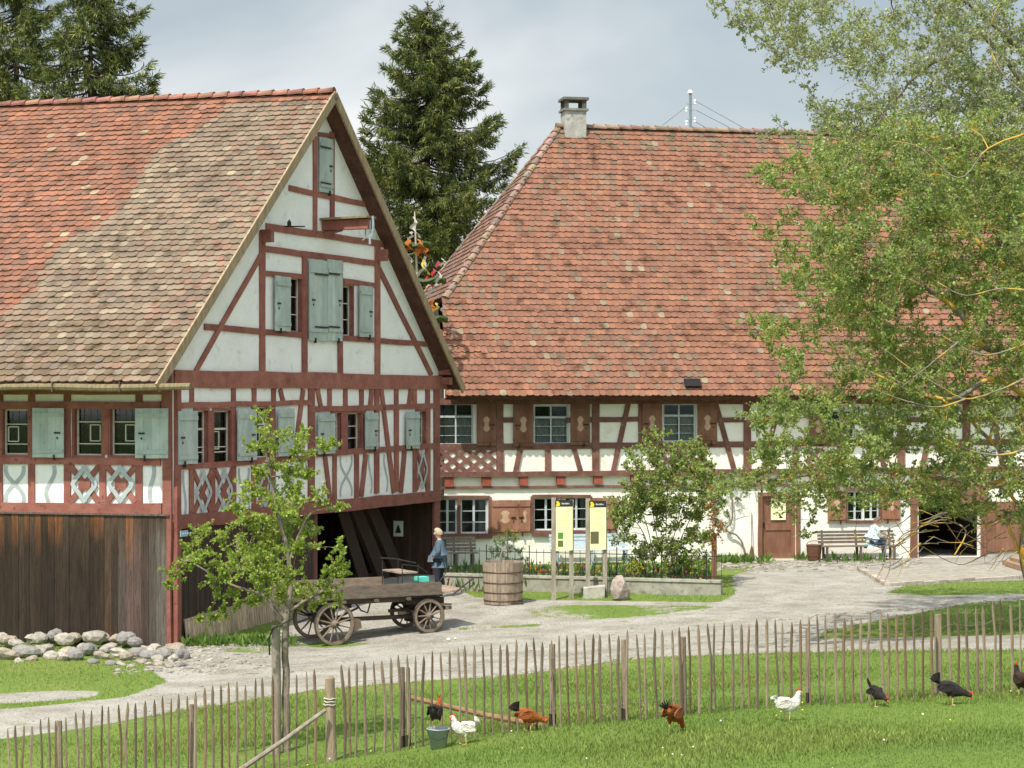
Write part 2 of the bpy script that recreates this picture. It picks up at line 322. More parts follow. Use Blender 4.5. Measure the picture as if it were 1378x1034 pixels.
def beam(mb,pl,a,b,wpx,o0=-.02,o1=.03,c=None,wm=None):
    bn[0]+=1; (s0,z0),(s1,z1)=pl.uv(*a),pl.uv(*b)
    Ym=(pl.Y(s0)+pl.Y(s1))/2; o1+=(bn[0]%23)*.0009
    vert=abs(a[0]-b[0])<abs(a[1]-b[1])
    if wm is None:
        if vert: # width given horizontally in the picture
            xa=(a[0]+b[0])/2; ya=(a[1]+b[1])/2
            w=abs(pl.uv(xa+wpx/2,ya)[0]-pl.uv(xa-wpx/2,ya)[0])
            d=Vector((s1-s0,z1-z0)); w*=abs(d.y)/max(d.length,1e-6)
        else: w=wpx*Ym/F
    else: w=wm
    d=Vector((s1-s0,z1-z0)); L=d.length; d/=L; p=Vector((-d.y,d.x))*w/2
    # slightly crooked old timber
    n=max(2,int(L/.9)+1); ring=[]
    for i in range(n+1):
        t=i/n; j=(R.random()-.5)*.022 if 0<i<n else 0; k=1+(R.random()-.5)*.12
        q=Vector((s0,z0))+d*L*t+p.normalized()*j; ring.append((q-p*k,q+p*k))
    vs=[];fs=[]
    for lo,hi in ring:
        vs+=[pl.pt(lo.x,lo.y,o0),pl.pt(hi.x,hi.y,o0),pl.pt(hi.x,hi.y,o1),pl.pt(lo.x,lo.y,o1)]
    for i in range(n):
        b0=i*4; 
        for k in range(4): fs.append((b0+k,b0+(k+1)%4,b0+4+(k+1)%4,b0+4+k))
    fs.append((3,2,1,0)); fs.append((n*4,n*4+1,n*4+2,n*4+3))
    g=.85+R.random()*.3; cc=(g,g*(.95+R.random()*.1),g) if c is None else c
    mb.add(vs,fs,cc)
def prect(pl,x0,y0,x1,y1):
    ym=(y0+y1)/2; s0=pl.uv(x0,ym)[0]; s1=pl.uv(x1,ym)[0]; xm=(x0+x1)/2
    return s0,pl.uv(xm,y1)[1],s1,pl.uv(xm,y0)[1]   # s0,z0,s1,z1
def srect(r): return (min(r[0],r[2]),r[1],max(r[0],r[2]),r[3])
def pbox(mb,pl,s0,z0,s1,z1,o0,o1,c=None):
    mb.hexa([pl.pt(s0,z0,o1),pl.pt(s1,z0,o1),pl.pt(s1,z0,o0),pl.pt(s0,z0,o0),pl.pt(s0,z1,o1),pl.pt(s1,z1,o1),pl.pt(s1,z1,o0),pl.pt(s0,z1,o0)],c)
def clip(poly,cv):
    out=poly
    n=len(cv)
    for i in range(n):
        a=cv[i];b=cv[(i+1)%n]; inp=out; out=[]
        if not inp: return []
        f=lambda p:(b[0]-a[0])*(p[1]-a[1])-(b[1]-a[1])*(p[0]-a[0])
        for k in range(len(inp)):
            p=inp[k];q=inp[(k+1)%len(inp)]; fp,fq=f(p),f(q)
            if fp>=0: out.append(p)
            if (fp>=0)!=(fq>=0):
                t=fp/(fp-fq); out.append((p[0]+(q[0]-p[0])*t,p[1]+(q[1]-p[1])*t))
    return out
def wall(name,pl,outline,holes,m,parent,th=.18,rm=None):
    mb=MB(); rv=MB(); xs=sorted(set([min(p[0] for p in outline),max(p[0] for p in outline)]+[h[0] for h in holes]+[h[2] for h in holes]))
    zs=sorted(set([min(p[1] for p in outline),max(p[1] for p in outline)]+[h[1] for h in holes]+[h[3] for h in holes]))
    for i in range(len(xs)-1):
        for j in range(len(zs)-1):
            cx,cz=(xs[i]+xs[i+1])/2,(zs[j]+zs[j+1])/2
            if any(h[0]<cx<h[2] and h[1]<cz<h[3] for h in holes): continue
            poly=clip([(xs[i],zs[j]),(xs[i+1],zs[j]),(xs[i+1],zs[j+1]),(xs[i],zs[j+1])],outline)
            if len(poly)<3: continue
            mb.add([pl.pt(p[0],p[1],0) for p in poly],[tuple(range(len(poly)))])
    for h in holes:  # reveals
        a,b,c,d=h
        for (p,q) in (((a,b),(c,b)),((c,b),(c,d)),((c,d),(a,d)),((a,d),(a,b))):
            rv.add([pl.pt(*p,0.012),pl.pt(*q,0.012),pl.pt(*q,-th),pl.pt(*p,-th)],[(0,1,2,3)])
        rv.build('window_reveal',rm or m,parent); rv=MB()
    return mb.build(name,m,parent)
def window(pl,r,parent,fm,cols=1,rows=3,depth=.09,leaded=False,curt=0,fw=.045,bar=.022,surround=None,transom=None):
    s0,z0,s1,z1=srect(r); mb=MB(); o=-depth
    pbox(mb,pl,s0,z0,s0+fw,z1,o-.04,o+.02); pbox(mb,pl,s1-fw,z0,s1,z1,o-.04,o+.02)
    pbox(mb,pl,s0+fw,z0,s1-fw,z0+fw,o-.04,o+.019); pbox(mb,pl,s0+fw,z1-fw,s1-fw,z1,o-.04,o+.019)
    w=s1-s0; h=z1-z0
    zt=z1-fw
    if transom:
        zt=z0+h*transom; pbox(mb,pl,s0+fw,zt-fw*.6,s1-fw,zt+fw*.6,o-.03,o+.03)
    for i in range(1,cols):
        x=s0+w*i/cols; bw=bar*1.6 if cols%2==0 and i==cols//2 else bar
        pbox(mb,pl,x-bw,z0+fw,x+bw,z1-fw,o-.03,o+.015)
    for j in range(1,rows):
        z=z0+(zt-z0)*j/rows; pbox(mb,pl,s0+fw,z-bar/2,s1-fw,z+bar/2,o-.025,o+.012)
    win=mb.build('window',fm,parent)
    g=MB(); g.add([pl.pt(s0,z0,o-.01),pl.pt(s1,z0,o-.01),pl.pt(s1,z1,o-.01),pl.pt(s0,z1,o-.01)],[(0,1,2,3)]); g.build('pane',glass,win)
    if leaded:
        lm=MB(); lk=MB(); n=4; dx=w/n
        for i in range(1,n*1):
            x=s0+w*i/n; pbox(lk,pl,x-.005,z0,x+.005,z1,o-.02,o-.004)
        k=int(h/ (dx*1.2))
        for j in range(1,k):
            z=z0+h*j/k; pbox(lk,pl,s0,z-.005,s1,z+.005,o-.021,o-.005)
        # little opening casement
        cx0=s0+w*(.12 if R.random()<.5 else .5); cz0=z0+h*.28; cw=w*.4; chh=h*.34
        for a in ((cx0,cz0,cx0+.02,cz0+chh),(cx0+cw-.02,cz0,cx0+cw,cz0+chh),(cx0,cz0,cx0+cw,cz0+.02),(cx0,cz0+chh-.02,cx0+cw,cz0+chh)): pbox(lm,pl,*a,o-.02,o+.022)
        pbox(lm,pl,s0,z0+h*.66,s1,z0+h*.68,o-.02,o+.014); pbox(lm,pl,s0,z0+h*.22,s1,z0+h*.24,o-.02,o+.014)
        lm.build('glazing_bars',fm,win); lk.build('lead_cames',iron,win)
    if curt:
        cm=MB(); zc=z0+h*(.72 if curt==1 else 1); n=28
        for (a,b) in ((s0+.04,s0+w*.47),(s0+w*.53,s1-.04)) if curt==1 else ((s1-w*.3,s1-.03),):
            vs=[];fs=[]
            for i in range(n+1):
                x=a+(b-a)*i/n; oo=o-.10+.02*math.sin(i*1.9)
                vs+=[pl.pt(x,z0+.03,oo),pl.pt(x,zc,oo)]
            for i in range(n): fs.append((2*i,2*i+2,2*i+3,2*i+1))
            cm.add(vs,fs)
        cm.build('curtain',curtain,win)
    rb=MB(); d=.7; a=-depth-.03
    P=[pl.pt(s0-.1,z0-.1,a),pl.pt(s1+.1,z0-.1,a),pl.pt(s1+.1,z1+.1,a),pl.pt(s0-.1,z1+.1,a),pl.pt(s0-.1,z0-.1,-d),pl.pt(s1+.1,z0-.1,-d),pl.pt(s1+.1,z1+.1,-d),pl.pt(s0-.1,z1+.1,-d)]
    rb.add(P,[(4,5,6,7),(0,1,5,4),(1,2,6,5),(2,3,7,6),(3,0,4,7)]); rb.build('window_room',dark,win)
    return win
def shutter(pl,r,parent,m,orn=None,latch=0,off=.05,tint=1.0,hinge=False):
    s0,z0,s1,z1=srect(r); mb=MB(); w=s1-s0; n=max(2,int(round(w/.22)))
    for i in range(n):
        a=s0+w*i/n+(.003 if i else 0); b=s0+w*(i+1)/n; g=tint*(.92+R.random()*.16)
        pbox(mb,pl,a,z0+R.random()*.008,b,z1-R.random()*.008,off,off+.028+R.random()*.003,(g,g,g))
    for zz in (z0+(z1-z0)*.13,z0+(z1-z0)*.86):
        pbox(mb,pl,s0+.02,zz-.045,s1-.02,zz+.045,off+.03,off+.055,(tint*.95,)*3)
    sh=mb.build('shutter',m,parent)
    lt=MB(); l2=MB(); l3=MB(); x=s0+w*(.2 if latch<0 else .8); z=z0+(z1-z0)*.5
    pbox(lt,pl,x-.07,z-.018,x+.07,z+.018,off+.03,off+.06); pbox(l2,pl,x-.015,z-.14,x+.012,z-.09,off+.03,off+.05)
    xb=s0+w*.3 if latch<0 else s0+w*.7; pbox(l3,pl,xb-.012,z0-.06,xb+.012,z0+.07,off-.0,off+.07)
    if hinge:
        for zz in (z0+(z1-z0)*.17,z0+(z1-z0)*.82):
            lh=MB(); pbox(lh,pl,s0 if latch>0 else s0+w*.25,zz-.02,s1-w*.25 if latch>0 else s1,zz+.02,off+.056,off+.066); lh.build('hinge',iron,sh)
    lt.build('latch',iron,sh); l2.build('hook',iron,sh); l3.build('catch',iron,sh)
    if orn:
        om=MB(); cx=(s0+s1)/2; cz=z0+(z1-z0)*.52; H=(z1-z0)*.17; W=w*.22
        for (dx,dz) in ((0,0),):
            pts=[]
            for k in range(28):
                a=2*math.pi*k/28; rr=1+.28*math.cos(2*a+math.pi)*-1*-1+.12*math.cos(6*a); pts.append((cx+W*math.cos(a)*(1-.35*math.cos(a)**8+(.25*abs(math.sin(a))**2)-.2*(abs(math.cos(a))>.8)),cz+H*math.sin(a)*(1+.1*math.cos(4*a))))
            om.add([pl.pt(p[0],p[1],off+.0345) for p in pts],[tuple(range(28))])
        om.build('painted_shield',orn,sh)
    return sh
def ornament_curve(mb,pl,pts,w,o=.006):
    L=[];Rr=[]
    P=[Vector(p) for p in pts]
    for i,p in enumerate(P):
        d=(P[min(i+1,len(P)-1)]-P[max(i-1,0)]).normalized(); n=Vector((-d.y,d.x))*w/2; L.append(p+n); Rr.append(p-n)
    vs=[pl.pt(q.x,q.y,o) for pair in zip(L,Rr) for q in pair]
    mb.add(vs,[(2*i,2*i+1,2*i+3,2*i+2) for i in range(len(P)-1)])
def scurve(r,kind):
    s0,z0,s1,z1=srect(r); w=s1-s0; h=z1-z0; out=[]
    for sg in ((1,-1) if kind in('x','d') else (1,)):
        p=[]
        for i in range(15):
            t=i/14
            if kind=='x': x=.5+sg*.32*math.cos(math.pi*t)+sg*.06*math.sin(2*math.pi*t)
            elif kind=='d': x=.5+sg*(.44*math.sin(math.pi*t)**1.3*(1 if t<.5 else 1)-.05)*(1-.25*math.sin(2*math.pi*t)**2)
            else: x=.5+.18*math.sin(2*math.pi*t*.8+.4)
            p.append((s0+w*x,z0+h*t))
        out.append(p)
    return out

# ------------------------------------------------------------------ tiled roofs
def tiles(name,O,U,V,rng,vlen,tw,ex,colf,parent,seed=1,m=None):
    rr=random.Random(seed); U=U.normalized(); V=V.normalized(); Nn=U.cross(V).normalized()
    if Nn.z<0: Nn=-Nn
    mb=MB(); row=0; v=0.
    VP=[];FP=[];CP=[]
    while v<vlen:
        a,b=rng(v+ex*.4); x=a-(tw/2 if row%2 else 0); sagr=.012*math.sin(row*.9)
        while x<b:
            w=tw*(.965+rr.random()*.02); x0=max(x,a-.02); x1=min(x+w,b+.02)
            if x1-x0>tw*.25:
                lift=.044+rr.random()*.022; top=min(v+ex*1.5,vlen+.02); j=(rr.random()-.5)*.026-(.05 if rr.random()<.012 else 0)
                tilt=(rr.random()-.5)*.008
                pts=[]; K=4
                for k in range(K+1):
                    t=k/K; q=x0+(x1-x0)*t; drop=-.034*(1-(2*t-1)**2); pts.append(O+U*q+V*(v+j+drop+.03)+Nn*(lift+tilt*(2*t-1)))
                up=[O+U*x1+V*top+Nn*.008,O+U*x0+V*top+Nn*.008]
                c=colf(x,v,rr,row); base=len(VP)
                VP+=pts+up+[p-Nn*.04 for p in pts]; n=K+1
                FP.append(tuple(range(base,base+n+2)))
                for k in range(K): FP.append((base+k,base+n+2+k,base+n+2+k+1,base+k+1))
                FP.append((base,base+n+1,base+n+2)); FP.append((base+n-1,base+2*n+1,base+n))
                CP+=[c]*(2*n+2)
            x+=tw
        v+=ex; row+=1
    mb.v=[tuple(p) for p in VP]; mb.f=FP; mb.c=CP
    return mb.build(name,m or tile,parent)
def caps(name,a,b,parent,r=.13,ln=.38,seed=3,base=(.33,.15,.10)):
    rr=random.Random(seed); mb=MB(); d=(b-a); L=d.length; d/=L; n=int(L/ln); side=d.cross(Vector((0,0,1))).normalized(); up=side.cross(d).normalized()
    for i in range(n):
        p=a+d*(L*i/n); q=a+d*(L*(i+1)/n+.05); g=.75+rr.random()*.5; c=(base[0]*g,base[1]*g*(1+rr.random()*.25),base[2]*g*(1+rr.random()*.4))
        vs=[];fs=[];K=8
        for (pp,ra,l2) in ((p,r*1.12,.022+rr.random()*.01),(q,r*.92,.0)):
            for k in range(K+1):
                an=math.pi*(-.08+1.16*k/K); vs.append(pp+side*math.cos(an)*ra+up*(math.sin(an)*ra*.75+l2-.04))
        for k in range(K): fs.append((k,k+1,K+2+k,K+1+k))
        fs.append(tuple(range(K+1)))
        mb.add(vs,fs,c)
    return mb.build(name,tile,parent)
# ------------------------------------------------------------------ LEFT HOUSE
def line_y(p,q,x): return p[1]+(q[1]-p[1])*(x-p[0])/(q[0]-p[0])
def shade(c,g): return tuple(max(0,v*g) for v in c)
def boards(mb,pl,s0,s1,z0,z1,off=.0,th=.03,colf=None,wmin=.11,wmax=.2,seed=1,gap=.004):
    rr=random.Random(seed); s=s0
    while s<s1-.02:
        w=min(wmin+rr.random()*(wmax-wmin),s1-s); a,b=s+gap,s+w; o=off+rr.random()*.018
        za=z0(s+w/2) if callable(z0) else z0; zb=z1(s+w/2) if callable(z1) else z1
        base,top,fr=colf(s+w/2,rr)
        zs=[za+rr.random()*.04,za+(zb-za)*.5,za+(zb-za)*fr,za+(zb-za)*(fr+(1-fr)*.45),zb]
        cs=[base,base,base,tuple((p+q)/2 for p,q in zip(base,top)),top]
        vs=[];cc=[];fs=[]
        for z,c in zip(zs,cs):
            vs+=[pl.pt(a,z,o),pl.pt(b,z,o),pl.pt(b,z,o+th),pl.pt(a,z,o+th)]; cc+=[c]*4
        for i in range(4):
            for k in range(4): fs.append((i*4+k,i*4+(k+1)%4,i*4+4+(k+1)%4,i*4+4+k))
        fs+= [(3,2,1,0),(16,17,18,19)]
        mb.add(vs,fs,cc); s+=w
def left_house():
    t=thing('timber_framed_barn_house','white and red timber-framed gabled farmhouse with sage green shutters and dark board base','house',tuple(C0)+(tz(*C0),))
    PV=PG.off(.42)
    sa,za=PV.uv(450,126); sl,zl=PV.uv(213,515); sr,zr=PV.uv(622,520)
    A=PV.pt(sa,za); EL=PV.pt(sl,zl); ER=PV.pt(sr,zr); U=Vector((ed.x,ed.y,0)); LEN=19.
    def proj(p): return CX+F*p.x/p.y, HY+(CH-p.z)*F/p.y
    V=(A-EL); vl=V.length; Vn=V.normalized()
    rowtint={}
    def colL(x,v,rr,row):
        px,py=proj(EL+U*x+Vn*v)
        if row not in rowtint: rowtint[row]=.95+rr.random()*.1
        g=(.82+rr.random()*.30)*rowtint[row]
        lim=262-(py-178)*1.03+14*math.sin(py*.05)
        if px<lim or v>vl-.45:
            c=(.315,.148,.092) if rr.random()<.6 else (.275,.14,.095); 
            if rr.random()<.08+.25*(math.sin(x*1.3+2*math.sin(v*.7))>.72): c=(.24,.14,.10)
            elif rr.random()<.018: c=(.40,.32,.21)
            elif rr.random()<.03: c=(.22,.13,.09)
        else:
            u=rr.random(); k=math.sin(px*.02+py*.013)*.5+.5
            c=(.255,.20,.145) if u<.45 else (.27,.19,.135) if u<.68 else (.23,.185,.135) if u<.86 else (.29,.24,.17) if u<.965 else (.36,.30,.21)
            if k<.4 and rr.random()<.2: c=(.28,.175,.125)
            if py>440 and rr.random()<.4: c=(.21,.155,.10)
        return shade((c[0]*.84,c[1]*.80,c[2]*.80),g)
    roof=tiles('roof_tiles',EL+Vector((0,0,.0)),U,V,lambda v:(0,LEN),vl,.215,.205,colL,t,seed=4)
    VR=(A-ER); 
    tiles('roof_tiles',ER,U,VR,lambda v:(0,LEN),VR.length,.215,.205,colL,t,seed=5)
    caps('ridge_tiles',A+Vector((0,0,.06)),A+U*LEN+Vector((0,0,.06)),t,r=.14,ln=.4,base=(.28,.12,.08))
    # roof boarding under the tiles
    mb=MB()
    for E in (EL,ER):
        Vv=(A-E); n=U.cross(Vv).normalized(); n=n if n.z>0 else -n
        p=[E-n*.015,A-n*.015,A+U*LEN-n*.015,E+U*LEN-n*.015]
        mb.add(p+[q-n*.11 for q in p],[(0,1,2,3),(7,6,5,4),(0,4,5,1),(1,5,6,2),(2,6,7,3),(3,7,4,0)],(.55,.5,.5))
    # rafters feet
    for i in range(22):
        p=EL+U*(.5+i*.85)+Vn*.15; q=p+Vn*1.7; mb.bar(p-Vector((0,0,.2)),q-Vector((0,0,.2)),.12,.14,c=(.55,.5,.5))
    mb.build('roof_boarding',brownwood,t)
    mb=MB()
    on=Vector((PG.n.x,PG.n.y,0))
    for E,w in ((EL,.17),(ER,.17)):
        d=(A-E).normalized(); up=d.cross(on); up=up if up.z>0 else -up
        a=E-d*.12; b=A
        p=[a+on*.0-up*.16,a+on*.05-up*.16,b+on*.05-up*.16,b-up*.16]
        mb.hexa([p[0],p[1],p[2],p[3]]+[q+up*.23 for q in p],(1.25,1.1,.85))
    mb.build('verge_board',weath,t)
    # --- gable wall
    W=PG.uv(590,600)[0]
    def roofz(s): return zl+(za-zl)*(s-sl)/(sa-sl) if s<sa else za+(zr-za)*(s-sa)/(sr-sa)
    zb=PG.uv(300,691)[1]-.08
    outl=[(0,zb),(W,zb),(W,roofz(W)-.16),(sa,za-.16),(0,roofz(0)-.16)]
    wg=[ # window openings in the gable: x0,y0,x1,y1, leaded, cols
     (262,553,279,626,1,1),(287,553,311,625,1,1),(344,548,363,616,1,1),(446,556,458,607,0,1),(467,556,485,606,0,1),(560,554,572,602,0,1),
     (386,374,405,447,0,1),(459,385,474,452,0,1)]
    holes=[]; wins=[]
    for x0,y0,x1,y1,ld,c in wg:
        r=srect(prect(PG,x0,y0,x1,y1)); holes.append(r); wins.append((r,ld,c))
    wall('gable_wall',PG,outl,holes,plaster,t,rm=redwood)
    for r,ld,c in wins: window(PG,r,t,frame_cream,cols=c,rows=3,depth=.11,leaded=bool(ld),fw=.032,bar=.022)
    # --- facade wall
    zf=PF.uv(100,690)[1]
    s_far=LEN-.6
    wf=[(-36,551,-3,612),(4,551,41,612),(101,546,137,613),(149,546,184,613)]
    holes=[];wr=[]
    for x0,y0,x1,y1 in wf:
        r=srect(prect(PF,x0,y0,x1,y1)); holes.append(r); wr.append(r)
    wall('long_wall',PF,[(0,zf),(s_far,zf),(s_far,5.9),(0,5.9)],holes,plaster,t,rm=redwood)
    for r in wr: window(PF,r,t,frame_cream,cols=1,rows=1,depth=.12,leaded=True,fw=.03)
    # --- timber frame on the gable
    mb=MB(); G=lambda a,b,w,**k: beam(mb,PG,a,b,w,**k)
    for a,b,w in [((388,253),(490,275),7.5),((427,181),(448,184),6),((357,305),(515,329),9),((354,335),(507,355),8),((354,368),(409,373),7),((458,378),(507,385),7),((274,440),(578,464),7.5)]: G(a,b,w)
    G((233,510),(604,515),20,wm=.40,o1=.05)
    for x,y0,y1,w in [(423,183,312,5),(446,178,318,5.5),(352,312,499,7),(507,332,507,6.5),(409,345,505,6.5),(457,352,506,6)]: G((x,y1),(x,y0),w)
    for a,b,w in [((262,500),(352,340),6),((580,506),(509,362),6)]: G(a,b,w)
    # lower band
    G((236,546),(418,542),7);G((418,551),(588,546),7);G((236,629),(418,616),7.5);G((418,612),(588,600),7.5)
    G((236,703),(590,667),15,wm=.30,o1=.07)
    G((236.2,868),(236.2,522),5.5,o1=.08); G((418,684),(418,522),8,o1=.045); G((586.5,785),(586.5,522),7,o1=.05)
    for x in (257,313.5,341,367.5): G((x,545),(x,522),5.5)
    for x in (442.6,464,485.5,532.5,557,574.5): G((x,548),(x,522),5)
    G((506,664),(506,522),6); G((532.5,662),(532.5,548),5.5)
    for a,b in [((376,524),(380.5,543)),((407,524),(396,612)),((426,523),(431,549)),((499.5,523),(497,548)),((512,523),(529,663)),((552,523),(549,546)),((436,613),(443,673)),((491,611),(485,668)),((543.5,604),(538,663))]: G(a,b,4.6)
    for x,y0,y1,w in [(283,553,626,8),(313.5,548,695,6.5),(341,547,692,6),(366,547,690,7),(257,629,700,6),(285,627,698,6),(462.5,551,609,8),(488,552,608,6),(449.5,612,672,5),(479,610,670,5.5),(557.5,603,662,5),(575,548,661,5.5)]: G((x,y1),(x,y0),w)
    for x0,y0,x1,y1 in ((259,634,284,692),(288,632,312,690),(345,628,364,686),(560,606,574,658)):  # decorated saltires
        G((x0,y1),(x1,y0),5,wm=.13); G((x0,y0),(x1,y1),5,wm=.13); cx,cy=(x0+x1)/2,(y0+y1)/2
    def surround(pl,r,w=.06):
        for q in ((r[0]-w,r[1]-w,r[0],r[3]+w),(r[2],r[1]-w,r[2]+w,r[3]+w),(r[0],r[1]-w,r[2],r[1]),(r[0],r[3],r[2],r[3]+w)): pbox(mb,pl,*q,-.01,.027,(.95,.93,.93))
    for r,_,_ in wins: surround(PG,r)
    for r in wr: surround(PF,r,.07)
    for (x,y) in ((592,513),(592,500)):
        s,z=PG.uv(x,y); p=PG.pt(s,z); mb.bar(p-on*.3,p+on*.34,.2,.2)
    for y,x in ((318,352),(344,507)): 
        s,z=PG.uv(x,y); p=PG.pt(s,z); mb.bar(p,p+on*.3,.16,.3)
    mb.build('timber_frame',redwood,t)
    for r,k in (((243,634,253,695),'s'),((259,634,284,692),'d'),((288,632,312,690),'d'),((318,630,338,690),'x'),((345,628,364,686),'d'),((384,626,412,684),'x'),((454,614,477,668),'x'),((492,612,504,664),'s'),((512,612,526,662),'s'),((560,606,574,658),'d')):
        q=prect(PG,*r); mb=MB()
        for i_,c in enumerate(scurve(q,k)): ornament_curve(mb,PG,c,.09,o=(.06 if k=='d' else .006)+i_*.002)
        mb.build('painted_ornament',ornament,t)
    for x0,y0,x1,y1,l in [(234.5,553,260.5,625,-1),(315,551,340,620,1),(370,550,391,614,1),(423.5,557,446,611,-1),(487,555.5,504,605,1),(543,554,560,604,-1),(365.5,372,386,446,-1),(479.6,385,497,454,1)]:
        shutter(PG,prect(PG,x0,y0,x1,y1),t,shutter_green,latch=l,off=.085)
    for x0,x1,l in ((412.5,436.5,-1),(437,457,1)): shutter(PG,prect(PG,x0,350,x1,459),t,shutter_green,latch=l,off=.06,tint=1.08,hinge=True)
    shutter(PG,prect(PG,427,186,445.5,260),t,shutter_green,latch=1,off=.04,tint=.98,hinge=True)
    # --- long wall timbers
    mb=MB(); H=lambda a,b,w,**k: beam(mb,PF,a,b,w,**k)
    H((-160,545),(217,545.5),10); H((-160,619),(217,622),9); H((-160,683),(219,685),15,o1=.06); H((-160,520),(219,520),22,o1=.05)
    H((226,866),(226,500),12,o1=.085)
    for x in (-100,-50,0,43,91,187.5): H((x,678),(x,530),9)
    H((142,612),(142,548),9); H((139,676),(139,624),9)
    for x0,x1 in ((95,134),(144,183),(-96,-56),(-46,-4)):
        H((x0,676),(x1,627),7,wm=.13); H((x0,627),(x1,676),7,wm=.13)
        cx=(x0+x1)/2; beam(mb,PF,(cx-8,651),(cx+8,652),15,wm=.26)
    mb.build('timber_frame',redwood,t)
    for r,k in (((2,627,38,676),'x'),((52,627,84,676),'s'),((95,627,134,676),'d'),((144,627,183,676),'d'),((196,627,213,676),'s')):
        mb=MB()
        for i_,c in enumerate(scurve(prect(PF,*r),k)): ornament_curve(mb,PF,c,.10,o=(.062 if k=='d' else .006)+i_*.002)
        mb.build('painted_ornament',ornament,t)
    for x0,y0,x1,y1,l in [(47,549,89,616,-1),(185,549.5,229,617,1),(-90,549,-50,616,-1)]: shutter(PF,prect(PF,x0,y0,x1,y1),t,shutter_green,latch=l,off=.095)
    # --- board cladding below
    mb=MB()
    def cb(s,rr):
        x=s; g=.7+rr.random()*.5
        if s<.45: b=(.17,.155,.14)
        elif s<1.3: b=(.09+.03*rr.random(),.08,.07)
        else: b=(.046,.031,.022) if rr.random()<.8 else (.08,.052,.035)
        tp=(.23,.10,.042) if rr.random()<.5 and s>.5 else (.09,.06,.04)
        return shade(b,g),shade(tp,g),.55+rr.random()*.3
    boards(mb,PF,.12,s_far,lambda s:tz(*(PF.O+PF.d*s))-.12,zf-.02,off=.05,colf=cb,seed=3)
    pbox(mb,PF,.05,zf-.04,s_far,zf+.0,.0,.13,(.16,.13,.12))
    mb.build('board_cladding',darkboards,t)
    mb=MB(); sp=PG.uv(421,690)[0]
    def cg(s,rr): g=.7+rr.random()*.5; return shade((.075,.055,.042),g),shade((.10,.06,.04),g),.7
    boards(mb,PG,.15,sp,-.9,zb+.02,off=-.03,colf=cg,wmin=.07,wmax=.1,seed=8)
    x=246.
    while x<424:
        yb=line_y((248,874),(332,857),x) if x<332 else line_y((332,860),(430,829),x); yt=line_y((248,833),(430,782),x)
        s0,z0=PG.uv(x,yb); s1,z1=PG.uv(x,yt); s1=s0; w=.095; g=.8+R.random()*.4
        pl=PG
        P=[pl.pt(s0,z0,.14),pl.pt(s0+w,z0,.14),pl.pt(s0+w,z0,.11),pl.pt(s0,z0,.11),pl.pt(s0,z1,.05),pl.pt(s0+w,z1,.05),pl.pt(s0+w,z1,.02),pl.pt(s0,z1,.02)]
        mb.hexa(P,shade((.62,.49,.37),g)); x+=3.3
    mb.build('slatted_skirt',darkboards,t)
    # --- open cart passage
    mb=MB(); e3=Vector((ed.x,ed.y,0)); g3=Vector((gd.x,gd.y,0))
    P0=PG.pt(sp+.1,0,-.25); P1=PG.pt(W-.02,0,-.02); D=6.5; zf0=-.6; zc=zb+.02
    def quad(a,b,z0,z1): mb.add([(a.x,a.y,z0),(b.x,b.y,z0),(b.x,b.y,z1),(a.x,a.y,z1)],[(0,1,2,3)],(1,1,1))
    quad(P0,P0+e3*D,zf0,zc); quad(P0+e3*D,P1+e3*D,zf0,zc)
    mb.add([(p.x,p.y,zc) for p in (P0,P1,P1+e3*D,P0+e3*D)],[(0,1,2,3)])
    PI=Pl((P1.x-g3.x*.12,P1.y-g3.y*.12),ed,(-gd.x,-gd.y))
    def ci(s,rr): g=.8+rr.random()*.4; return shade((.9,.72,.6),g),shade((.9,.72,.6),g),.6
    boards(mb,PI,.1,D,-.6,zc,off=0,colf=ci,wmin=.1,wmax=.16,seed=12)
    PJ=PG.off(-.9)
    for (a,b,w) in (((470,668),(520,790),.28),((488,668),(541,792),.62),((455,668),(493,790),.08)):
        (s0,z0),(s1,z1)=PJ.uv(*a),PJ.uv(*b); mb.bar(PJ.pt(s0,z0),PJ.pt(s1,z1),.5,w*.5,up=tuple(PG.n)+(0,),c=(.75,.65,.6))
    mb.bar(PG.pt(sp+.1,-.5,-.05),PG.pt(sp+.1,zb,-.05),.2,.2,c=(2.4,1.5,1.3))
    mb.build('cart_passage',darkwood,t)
    # back wall plain so the house is closed from the side
    mb=MB(); B0=PG.pt(W,0); B1=B0+e3*(LEN-.6); A0=PG.pt(0,0)+e3*(LEN-.6)
    for a,b in ((B0,B1),(B1,A0)):
        mb.add([(a.x,a.y,-.9),(b.x,b.y,-.9),(b.x,b.y,roofz(W)-.1),(a.x,a.y,roofz(W)-.1)],[(0,1,2,3)])
    mb.build('rear_wall',plaster,t)
    # --- wooden gutter
    mb=MB(); g0=EL-on*0+Vector((0,0,-.10)); dr=-U
    gp=[g0+U*(LEN-.5-i*(LEN+.25)/30)+Vector((0,0,.015*math.sin(i*1.1))) for i in range(31)]
    mb.tube(gp,[.078+.006*math.sin(i) for i in range(31)],8,(.75,.72,.5)); 
    for i in range(9):
        p=g0+U*(.9+i*1.6); mb.bar(p+Vector((0,0,-.1)),p+Vector((0,0,.12)),.03,.2,c=(.4,.35,.3))
    mb.build('wooden_gutter',weath,t,smooth=False)
    # --- hoist
    mb=MB(); s,z=PG.uv(436,304); p=PG.pt(s,z); q=p+on*1.3
    mb.bar(p,q,.24,.24,c=(1,1,1)); mb.bar(p-on*.0+Vector((0,0,-.2)),p+on*.5+Vector((0,0,-.1)),.12,.1)
    h=mb.build('hoist_beam',redwood,t)
    mb=MB(); mb.bar(p+Vector((0,0,.15)),q+on*.05+Vector((0,0,.17)),.5,.05,c=(.9,.8,.6)); mb.build('cover_board',weath,h)
